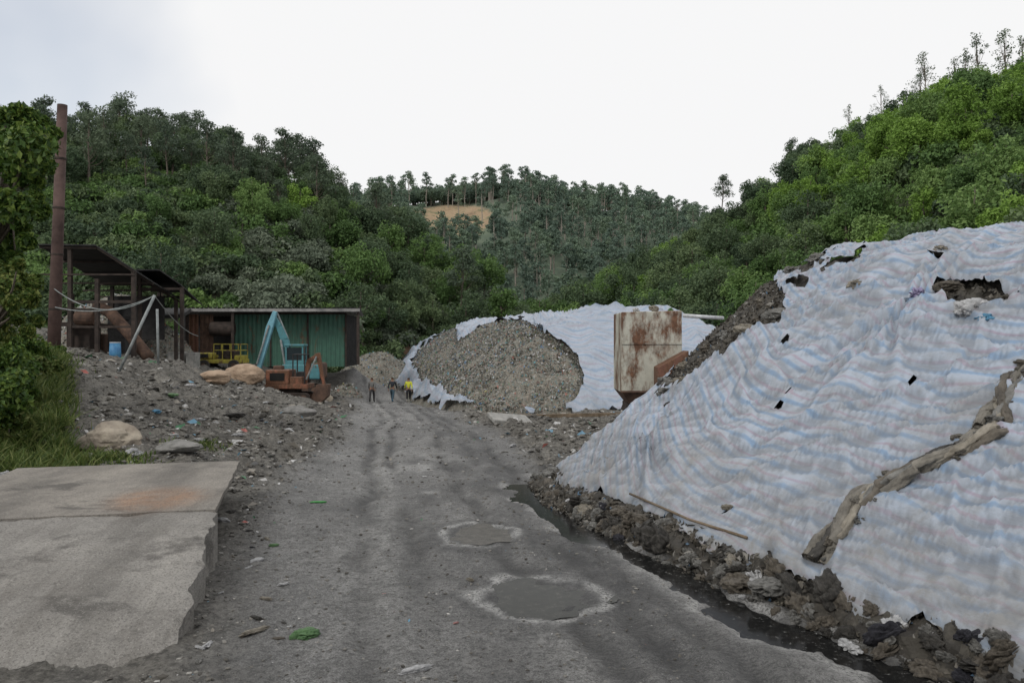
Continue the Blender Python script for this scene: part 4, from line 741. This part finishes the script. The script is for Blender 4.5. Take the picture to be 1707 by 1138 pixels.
MB().box((P(140,0,43)[0],43,2.6),(1.2,1.2,1.8)).build('housing',M['rust_dark'],mt_,bevel=.05); MB().beam(P(95,540,42),P(225,545,42),.22).build('girder',M['rust_dark'],mt_); MB().beam(P(100,515,42),P(180,518,42),.15).build('girder',M['rust_dark'],mt_); MB().tube([P(120,590,42),P(120,490,42)],.12,8).build('column',M['rust_dark'],mt_); MB().box((P(165,0,44)[0],44,2.3),(.8,.9,1.2)).build('gearbox',M['rust'],mt_,bevel=.05); MB().tube([P(128,530,41.5),P(158,530,41.5)],.35,14).build('roller',M['rust'],mt_); MB().box((P(200,0,43.5)[0],43.5,2.5),(.9,.8,1.5)).build('motor_box',M['black'],mt_,bevel=.05)
bk=P(192,582,39.5); dr=world('barrel','blue plastic barrel with white lid at the foot of the slanting pipe','barrel',(bk[0],39.5,bk[2]-.4)); MB().tube([(bk[0],39.5,bk[2]-.5),(bk[0],39.5,bk[2]-.2),(bk[0],39.5,bk[2]+.3)],[.24,.27,.24],14).build('drum_body',M['blue_plastic'],dr,smooth=True); MB().tube([(bk[0],39.5,bk[2]+.3),(bk[0],39.5,bk[2]+.34)],.25,14).build('lid',M['white_plastic'],dr)
MB_p=MB(); MB_p.tube([P(197,622,33),P(258,492,33.5)],.06,8); tag(MB_p.build('leaning_pole',M['steel'],smooth=True),'grey steel pole leaning beside the sheds','pole')
m_=MB(); m_.tube([P(264,606,37),P(262,515,37)],.06,8); tag(m_.build('pole',M['steel'],smooth=True),'short upright grey pole right of the leaning pole','pole')
def cable(a,b,sag,label):
    a=Vector(a);b=Vector(b); mb=MB(); mb.tube([a.lerp(b,i/14)-Vector((0,0,sag*4*(i/14)*(1-i/14))) for i in range(15)],.022,5); tag(mb.build('cable',M['steel']),label,'cable')
cable(P(86,478,33.8),P(258,492,33.5),.75,'sagging cable from the stack to the top of the leaning pole'); cable(P(92,512,33.8),P(258,493,33.5),.35,'lower cable between the stack and the leaning pole'); cable(P(258,493,33.5),P(330,560,50),.3,'cable running from the leaning pole down to the long shed')
for i,(px,py) in enumerate(((296,597),(322,598))):
    p=P(px,py,52); mb=MB(); mb.box((p[0],52,p[2]-.1),(.95 if i==0 else .6,.8,1.0)); tag(mb.build('block',M['concrete_block'],bevel=.04),['pale concrete block left of the yellow machine, the wider one','narrow pale concrete block right beside the yellow machine'][i],'block')
# ------------------------------------------------------------ yellow machine
yb=P(372,616,54); ym=thing('yellow_machine','rusty yellow railed machine on wheels parked before the long shed','machine',yb)
def lb(c,d,nm,mt,par=ym,bev=.03,**k): return MB().box(c,d,**k).build(nm,M[mt],par,world=False,bevel=bev)
lb((0,0,.55),(2.9,1.5,.25),'chassis','yellow'); lb((-.95,0,.9),(.9,1.3,.4),'hood','yellow',bev=.1); lb((-1.0,-.67,.9),(.55,.03,.25),'grille','black',bev=.01); lb((.45,-.05,.95),(.9,1.1,.5),'engine','rust_dark',bev=.05); lb((1.15,0,.8),(.45,1.3,.25),'step','yellow')
for sx in (-.35,.2,.75,1.35):
    for sy in (-.7,.7): lb((sx,sy,1.15),(.05,.05,1.0),'rail_post','yellow',bev=0)
for z_ in (1.25,1.64):
    mb=MB(); mb.box((.5,-.7,z_),(1.7,.045,.05),ry=.02); mb.box((.5,.7,z_),(1.7,.045,.05)); mb.box((1.35,0,z_),(.045,1.4,.05)); mb.box((-.35,0,z_+.001),(.045,1.4,.05)); mb.build('rail',M['yellow'],ym,world=False)
lb((-.3,-.2,1.2),(.12,.12,.5),'exhaust','black',bev=.02)
for sx in (-.95,.95):
    for sy in (-.72,.72):
        w_=MB().tube([(sx,sy-.15,.3),(sx,sy+.15,.3)],.36,18).build('wheel',M['rubber'],ym,world=False,bevel=.04); MB().tube([(sx,sy-.17,.3),(sx,sy+.17,.3)],.15,12).build('rim',M['rust'],w_,world=False)
# ------------------------------------------------------------ excavators
def tracks(par,cxl,y_,w_,L_,H_,z0):
    for s in (-1,1):
        poly=[]; r=H_/2
        for k in range(9): a=PI/2+PI*k/8; poly.append((cxl-L_/2+r+r*math.cos(a),z0+r+r*math.sin(a)))
        for k in range(9): a=-PI/2+PI*k/8; poly.append((cxl+L_/2-r+r*math.cos(a),z0+r+r*math.sin(a)))
        tr_=MB().prism(poly,y_+s*w_/2-.2,y_+s*w_/2+.2).build('track',M['rust_dark'],par,world=False,bevel=.02)
        for k in range(5):
            x_=cxl-L_/2+r+(L_-2*r)*k/4; MB().tube([(x_,y_+s*w_/2-.23,z0+r),(x_,y_+s*w_/2+.23,z0+r)],r*.6,12).build('roller',M['rust'],tr_,world=False)
eb=P(498,655,52); eb=(eb[0],52,eb[2]); ex=thing('excavator','teal excavator with raised pale blue boom beside the green shed','excavator',eb)
e=lambda px,py: ((px-498)/F*52,0,-(py-655)/F*52)
def EP(px,py,dy=0): q=e(px,py); return (q[0],dy,q[2])
tracks(ex,.1,0,1.7,2.9,.65,-.1)
MB().box((.05,0,.75),(1.1,1.1,.3)).build('turntable',M['rust_dark'],ex,world=False)
MB().box((.35,0,1.35),(2.3,1.9,.9)).build('engine_housing',M['teal'],ex,world=False,bevel=.08); MB().box((1.35,0,1.4),(.5,1.8,1.0)).build('counterweight',M['rust'],ex,world=False,bevel=.15)
cb=MB(); 
for sx in (-.55,.45):
    for sy in (-.85,-.02): cb.box((sx,sy,2.25),(.09,.09,1.35))
cb.box((-.05,-.435,1.8),(1.05,.9,.5)); cab=cb.build('cab',M['teal'],ex,world=False,bevel=.02); MB().box((-.05,-.435,2.97),(1.2,1.05,.12)).build('cab_roof',M['teal'],cab,world=False,bevel=.03)
MB().box((-.05,-.84,2.4),(.9,.02,.85)).build('window',M['glass'],cab,world=False); MB().box((-.54,-.435,2.4),(.02,.75,.85)).build('window',M['glass'],cab,world=False); MB().box((.44,-.435,2.4),(.02,.75,.85)).build('window',M['glass'],cab,world=False)
mb=MB(); bpt=[(484,620),(480,592),(473,566),(464,544),(453,526)]; bw=[.36,.42,.46,.36,.24]
for i in range(4): mb.beam(EP(*bpt[i],.25),EP(*bpt[i+1],.25),bw[i],.34,bw[i+1],.34)
mb.build('boom',M['teal'],ex,world=False,bevel=.02)
mb=MB(); mb.beam(EP(459,519,.0),EP(450,546,.0),.24,.3,.42,.34); mb.beam(EP(450,545,.0),EP(425,640,.0),.42,.34,.18,.25); mb.build('arm',M['sky_paint'],ex,world=False,bevel=.03)
MB().tube([EP(476,612,-.02),EP(468,566,-.02)],.07,8).build('hydraulic_cylinder',M['steel'],ex,world=False); MB().tube([EP(478,564,.3),EP(460,522,.3)],.06,8).build('hydraulic_cylinder',M['steel'],ex,world=False); MB().tube([EP(450,542,-.22),EP(430,606,-.22)],.06,8).build('hydraulic_cylinder',M['steel'],ex,world=False)
bp=[EP(a_,b_) for a_,b_ in ((420,632),(433,630),(436,650),(428,662),(415,655))]; MB().prism([(q[0],q[2]) for q in bp],-.35,.45).build('bucket',M['rust_dark'],ex,world=False,bevel=.02)
rb=P(490,668,47); rx=thing('excavator','small wrecked orange rusty excavator in front of the teal one','excavator',rb)
def RQ(px,py,dy=0): return ((px-490)/F*47,dy,-(py-668)/F*47)
tracks(rx,-.2,0,1.5,2.5,.55,-.05)
MB().box((-.2,0,.62),(1.0,1.0,.28)).build('turntable',M['rust_dark'],rx,world=False); MB().box((-.25,0,.85),(2.4,1.75,.25)).build('deck',M['orange_rust'],rx,world=False,bevel=.02)
MB().box((-.72,0,1.36),(1.3,1.6,.8)).build('engine_housing',M['orange_rust'],rx,world=False,bevel=.06); MB().box((-.72,-.82,1.38),(.8,.03,.42)).build('engine_opening',M['blackness'],rx,world=False); MB().box((.3,-.5,1.15),(.7,.55,.45)).build('tool_box',M['orange_rust'],rx,world=False,bevel=.04); MB().box((-.9,.2,1.85),(.5,.6,.25)).build('air_filter',M['rust'],rx,world=False,bevel=.06)
mb=MB()
for sx in (.1,.75):
    for sy in (-.6,.35): mb.box((sx,sy,1.75),(.06,.06,1.7))
mb.box((.42,-.125,2.6),(.75,1.05,.06)); mb.build('cab_frame',M['black'],rx,world=False); MB().box((.4,-.0,1.4),(.45,.5,.5)).build('seat',M['black'],rx,world=False,bevel=.05)
mb=MB(); mb.beam(RQ(508,638),RQ(516,600),.26,.28); mb.beam(RQ(515,602),RQ(532,590),.24,.26,.18,.2); mb.build('boom',M['orange_rust'],rx,world=False,bevel=.02)
mb=MB(); mb.beam(RQ(530,588,.0),RQ(541,645,.0),.24,.24,.15,.2); mb.build('arm',M['orange_rust'],rx,world=False,bevel=.02)
MB().tube([RQ(512,632,-.2),RQ(529,594,-.2)],.05,8).build('hydraulic_cylinder',M['steel'],rx,world=False)
MB().prism([(q[0],q[2]) for q in (RQ(530,640),RQ(550,640),RQ(548,660),RQ(535,672),RQ(520,664))],-.35,.35).build('bucket',M['rust'],rx,world=False,bevel=.02)
MB().prism([(q[0],q[2]) for q in (RQ(440,660),RQ(455,640),RQ(460,640),RQ(450,668))],-.8,.8).build('dozer_blade',M['rust'],rx,world=False,bevel=.01)
# ------------------------------------------------------------ rocks
def rock(px,py,s,mat,label,seed,Y=None):
    p=ghit(px,py) if Y is None else (P(px,py,Y)[0],Y,gz(P(px,py,Y)[0],Y)); bm=bmesh.new(); bmesh.ops.create_icosphere(bm,subdivisions=4,radius=1); v=np.array([tuple(a.co) for a in bm.verts]); q=v+seed*2.3
    r_=1+n3(q,1.1,seed)*1.1+np.abs(n3(q,2.5,seed+3))*.6+n3(q,6,seed+4)*.16; v=v*r_[:,None]*np.array([s[0],s[1],s[2]])
    for a,c_ in zip(bm.verts,v): a.co=c_
    m=bpy.data.meshes.new('boulder'); bm.to_mesh(m); bm.free(); m.materials.append(M[mat]); o=link('boulder',m); o.location=(p[0],p[1],p[2]+s[2]*.4); return tag(o,label,'boulder')
rock(185,748,(.62,.5,.36),'rock','pale tan boulder beyond the far end of the ramp',2); rock(405,632,(.85,.7,.5),'rock_orange','orange tan boulder in front of the yellow machine',5); rock(356,636,(.75,.6,.34),'rock_orange','low tan boulder left of the bigger one by the yellow machine',8); rock(540,668,(.5,.4,.35),'rock','brown boulder at the bucket of the rusty excavator',11); rock(300,750,(.4,.3,.13),'rock_grey','flat grey rock slab beyond the ramp, near the grass tuft',14); rock(497,690,(.55,.35,.2),'rock_grey','grey slab below the rusty excavator',17)
bmi=bmesh.new(); bmesh.ops.create_icosphere(bmi,subdivisions=1,radius=1); ICV=np.array([tuple(v.co) for v in bmi.verts]); ICF=np.array([[v.index for v in f.verts] for f in bmi.faces]); bmi.free()
def gmany(n,sizes,yr,mat,name,label,cat,xlim,rockish=True,roadkeep=.15):
    y=yr[0]*(yr[1]/yr[0])**rng.random(n); x=rng.uniform(xlim[0],xlim[1],n)*y/10+0; zz,rd_,_,d_=gnd(x,y); k=(d_<-.02)&((rng.random(n)>rd_)|(rng.random(n)<roadkeep)); 
    s_=((x+4.34)*.238-(y-13.4)*.971); w_=-((x+4.34)*.971+(y-13.4)*.238); k&=~((s_>-.3)&(s_<7.2)&(w_>-.05)&(w_<3.6))
    for a,b,rx_,ry_,_k in PUD: k&=(((x-a)/rx_)**2+((y-b)/ry_)**2)>1.4
    x,y,zz,rd_=x[k],y[k],zz[k],rd_[k]; n=len(x); s=sizes[0]*(sizes[1]/sizes[0])**(rng.random(n)**2.2)*np.clip(y/14,.55,2.2)*(1-.5*rd_)
    if rockish:
        m_=len(ICV); V=ICV[None]*(1+rng.normal(size=(n,m_,1))*.16)*np.stack([1+.4*rng.random(n),.7+.3*rng.random(n),.35+.35*rng.random(n)],1)[:,None,:]*s[:,None,None]; a=rng.random(n)*6.28; c_,s2_=np.cos(a)[:,None],np.sin(a)[:,None]; X=V[:,:,0]*c_-V[:,:,1]*s2_; Yv=V[:,:,0]*s2_+V[:,:,1]*c_; V=np.stack([X,Yv,V[:,:,2]],-1)+np.stack([x,y,zz+s*.12],1)[:,None,:]
        T=(ICF[None]+np.arange(n)[:,None,None]*m_).reshape(-1,3); o=link(name,mesh_np(name,V.reshape(-1,3),T,[M[mat]]))
    else:
        N=rng.normal(size=(n,3))*.5; N[:,2]+=1.5; V,Qq=leaves(np.stack([x,y,zz+s*.25],1),N,s,.6); o=link(name,mesh_np(name,V,Qq,[M[mat]]))
    return tag(o,label,cat,kind='stuff')
gmany(40000,(.009,.07),(5.2,62),'gravel','gravel','loose stones and broken rubble scattered over the ground','gravel',(-6.5,2.5),True,.45)
gmany(9000,(.025,.12),(11,60),'litter','litter','small plastic scraps scattered over the rubble beside the road','litter',(-6,1.5),False,.06)
gmany(1000,(.015,.06),(5.5,12),'litter','litter','tiny scraps of litter on the near part of the road','litter',(-5,2.5),False,.3)
for k in range(44):
    px,py=random.choice([(random.uniform(330,560),random.uniform(1030,1110)),(random.uniform(360,480),random.uniform(840,1000)),(random.uniform(140,480),random.uniform(640,760)),(random.uniform(160,480),random.uniform(640,760))]); p=ghit(px,py); s=random.uniform(.03,.09)*max(1,p[1]/9)
    crump('scrap',random.choice(['rag_grey','rag_brown','rag_beige','rag_dark','rag_white','rag_black','rag_white']),(p[0],p[1],p[2]+s*.1),(s*1.3,s*.8,s*.6),'small dirty scrap of cloth or plastic on the rubble left of the road','scrap','small dirty scraps on the rubble left of the road',flat=.45,seed=random.randrange(4))
for i,(px,py,s,m_,lab,fl_) in enumerate(((532,838,(.17,.1,.06),'rag_green','bright green plastic bag lying on the left side of the road',.3),(507,1065,(.11,.1,.1),'rag_dullgreen','crumpled dull green bag near the bottom of the ramp',.5),(692,1120,(.16,.08,.07),'rag_white','white torn plastic on the road at the bottom of the picture',.4),(420,1056,(.2,.08,.08),'rag_beige','beige flattened cloth on the ground right of the ramp',.3),(222,758,(.3,.2,.22),'rag_white','white plastic bag by the tan boulder',.5),(205,745,(.16,.14,.2),'rag_blue','pale blue scrap behind the white bag at the boulder',.5),
    (1415,1085,(.17,.13,.13),'rag_white','dirty white bag in the ditch under the lower tarp',.5),(1310,1068,(.09,.06,.08),'rag_blue','blue scrap by the ditch left of the dirty white bag',.4),(785,968,(.06,.05,.05),'rag_beige','small tan lump on the road left of the dark puddle',.5),(445,1000,(.1,.06,.06),'rag_beige','beige scrap on the shoulder beside the ramp',.3),(385,855,(.14,.1,.1),'rag_grey','grey scraps at the side of the ramp deck',.4),(455,910,(.08,.05,.05),'rag_dullgreen','small green scrap on the left shoulder of the road',.3),(640,990,(.03,.02,.02),'rag_pink','tiny pink scrap on the road left of the dark puddle',.4),(760,1040,(.03,.02,.02),'rag_pink','tiny red scrap below the dark puddle',.4),(855,745,(.2,.15,.14),'rag_white','white plastic at the left foot of the big heap',.4),(10,795,(.12,.1,.14),'rag_white','white scrap on the grass at the left edge',.5),(845,690,(.8,.3,.25),'rag_white','long white sheet bunched up beside the timber beam',.25),(1000,845,(.13,.1,.1),'rag_grey','grey bag at the ditch below the tarp corner',.5),(262,690,(.34,.2,.16),'rag_blue','pale blue plastic on the rubble slope left of the excavators',.4),(285,660,(.25,.16,.14),'rag_dullgreen','greenish plastic scrap on the rubble slope above the pale blue one',.4))):
    p=ghit(px,py); crump('plastic_bag' if 'bag' in lab else 'scrap',m_,(p[0],p[1],p[2]+s[2]*.25),s,lab,'bag' if 'bag' in lab else 'scrap',flat=fl_,rz=.3*i,seed=i%6)
# ------------------------------------------------------------ sky, sun
w=bpy.data.worlds.new('World'); bpy.context.scene.world=w; w.use_nodes=True; nt=w.node_tree; bg=nt.nodes['Background']
sky=nt.nodes.new('ShaderNodeTexSky'); sky.sky_type='NISHITA'; sky.sun_disc=False; sky.sun_elevation=math.radians(38); sky.sun_rotation=math.radians(215)
tc=nt.nodes.new('ShaderNodeTexCoord'); nz=nt.nodes.new('ShaderNodeTexNoise'); nz.inputs['Scale'].default_value=1.6; nz.inputs['Detail'].default_value=5; nt.links.new(tc.outputs['Generated'],nz.inputs['Vector'])
dp_=nt.nodes.new('ShaderNodeVectorMath'); dp_.operation='DISTANCE'; dp_.inputs[1].default_value=(-.49,.81,.30); nt.links.new(tc.outputs['Generated'],dp_.inputs[0])
ad=nt.nodes.new('ShaderNodeMath'); ad.operation='ADD'; nt.links.new(nz.outputs['Fac'],ad.inputs[0]); nt.links.new(dp_.outputs['Value'],ad.inputs[1])
rp_=nt.nodes.new('ShaderNodeValToRGB'); rp_.color_ramp.elements[0].position=.52; rp_.color_ramp.elements[0].color=(.45,.45,.45,1); rp_.color_ramp.elements[1].position=.78; rp_.color_ramp.elements[1].color=(1,1,1,1); nt.links.new(ad.outputs[0],rp_.inputs[0])
sc_=nt.nodes.new('ShaderNodeMix'); sc_.data_type='RGBA'; sc_.blend_type='MULTIPLY'; sc_.inputs[0].default_value=1; sc_.inputs[7].default_value=(.13,.13,.13,1); nt.links.new(sky.outputs[0],sc_.inputs[6])
mx=nt.nodes.new('ShaderNodeMix'); mx.data_type='RGBA'; nt.links.new(rp_.outputs[0],mx.inputs[0]); nt.links.new(sc_.outputs[2],mx.inputs[6]); mx.inputs[7].default_value=(.93,.93,.935,1); nt.links.new(mx.outputs[2],bg.inputs[0]); bg.inputs[1].default_value=1.0
ld=bpy.data.lights.new('sun','SUN'); ld.energy=1.2; ld.angle=math.radians(16); ld.color=(1,.97,.91); lo=bpy.data.objects.new('sun',ld); col.objects.link(lo)
d=Vector((math.sin(math.radians(215))*math.cos(math.radians(38)),math.cos(math.radians(215))*math.cos(math.radians(38)),math.sin(math.radians(38)))); lo.rotation_euler=d.to_track_quat('Z','Y').to_euler(); lo.location=(0,0,50)
vs=bpy.context.scene.view_settings; vs.view_transform='Standard'; vs.look='None'; vs.exposure=0
# ------------------------------------------------------------ people
def skin(name,verts,edges,rad,mat,parent,sub=1,root=0):
    m=bpy.data.meshes.new(name); m.from_pydata(verts,edges,[]); o=link(name,m,parent); m.materials.append(mat)
    s=o.modifiers.new('skin','SKIN'); s.use_smooth_shade=True
    for i,r in enumerate(rad): m.skin_vertices[0].data[i].radius=(r,r) if not isinstance(r,tuple) else r; m.skin_vertices[0].data[i].use_root=(i==root)
    b=o.modifiers.new('subsurf','SUBSURF'); b.levels=sub; b.render_levels=sub; return o
def person(px,py,lean,legphase,shirt,pants,boots,label,arm=.25,head=(.03,.02,.015)):
    Yp=58; x,_,_=P(px,py,Yp); base=(x,Yp,gz(x,Yp)-.0); g_=thing('person',label,'person',base,random.uniform(-.15,.15),None); sk=simple('skin_tone',(.2,.11,.07),(.26,.15,.1),9,.6,0)
    V=[];E=[];R=[]
    def add(v,r,p=None):
        V.append(v);R.append(r)
        if p is not None:E.append((p,len(V)-1))
        return len(V)-1
    pel=add((0,0,.93),.11); sp1=add((0,.01,1.12),.105,pel); ch=add((0,.02,1.33),.13,sp1); nk=add((0,.03,1.47),.052,ch); hd=add((0,.045,1.55),.07,nk); hm_=add((0,.05,1.61),.092,hd); ht=add((0,.04,1.69),.075,hm_)
    add((0,.15,1.60),.014,hm_); add((.1,.05,1.6),.02,hm_); add((-.1,.05,1.6),.02,hm_)
    legs=[];arms=[]
    for s in (-1,1):
        ph=legphase*s; sh_=add((s*.175,.02,1.40),.06,ch); el=add((s*.235,.0-ph*arm*.5,1.13),.043,sh_); wr_=add((s*.24,.1-ph*arm,.90),.028,el); pm=add((s*.238,.12-ph*arm,.83),.034,wr_)
        for f in range(4): k1=add((s*(.225),.09+.022*f-ph*arm,.785),.0095,pm); add((s*.215,.095+.022*f-ph*arm,.745+.004*abs(f-1.5)),.008,k1)
        k1=add((s*.225,.165-ph*arm,.82),.011,pm); add((s*.215,.175-ph*arm,.79),.009,k1)
        arms.append((V[sh_],V[el],V[wr_])); hp_=add((s*.095,0,.86),.09,pel); kn=add((s*.1,.06+ph*.17,.49),.06,hp_); an_=add((s*.1,ph*.3-.03*(ph<0),.1+(.06 if ph<0 else 0)),.042,kn); toe=add((s*.11,ph*.3+.13,.04+(.02 if ph<0 else 0)),.038,an_); legs.append((V[hp_],V[kn],V[an_],V[toe]))
    skin('body',V,E,R,sk,g_)
    def sub_(name,ch_,mat):
        v=[];ee=[];r=[]
        for chain in ch_:
            for i,(p_,r_,*c_) in enumerate(chain):
                v.append(p_); r.append(r_)
                if i: ee.append((len(v)-2,len(v)-1))
                elif c_: ee.append((c_[0],len(v)-1))
        return skin(name,v,ee,r,mat,g_)
    sh=[[((0,0,.9),.125),((0,.01,1.12),.12),((0,.02,1.33),.148),((0,.028,1.43),.075)]]
    for a,b_,c_ in arms: sh.append([(a,.075,2),(b_,.058),(tuple(b_[i]*.15+c_[i]*.85 for i in range(3)),.045)])
    sub_('shirt',sh,shirt)
    pn=[[((0,0,.95),.12),((0,0,1.0),.118)]]
    for h_,k_,a_,t_ in legs: pn.append([(h_,.105,0),(k_,.078),(tuple(a_[i]+(0,0,.08)[i] for i in range(3)),.062)])
    sub_('trousers',pn,pants)
    for h_,k_,a_,t_ in legs: skin('boot',[tuple(k_[i]*.35+a_[i]*.65 for i in range(3)),a_,t_],[(0,1),(1,2)],[.06,.055,.05],boots,g_)
    skin('hair',[(0,.01,1.58),(0,.03,1.66),(0,.045,1.71)],[(0,1),(1,2)],[.075,.095,.06],simple('hair',head,tuple(c*1.5 for c in head),9,.7,0),g_)
cl=lambda n,c: simple(n,tuple(a*.7 for a in c),c,7,.85,.2)
person(620,674,0,1,cl('jacket_grey',(.17,.17,.165)),cl('pants_dark',(.05,.048,.05)),cl('boot_black',(.02,.02,.02)),'person in grey jacket walking on the road, left of the three')
person(654,671,0,-1,cl('shirt_dark',(.03,.035,.045)),cl('pants_teal',(.05,.09,.12)),cl('boot_blue',(.05,.12,.18)),'person in black shirt walking in the middle of the three')
person(681,671,0,1,cl('shirt_yellow',(.6,.62,.06)),cl('pants_black',(.022,.022,.025)),cl('boot_white',(.35,.33,.3)),'person in bright yellow shirt walking on the right of the three')
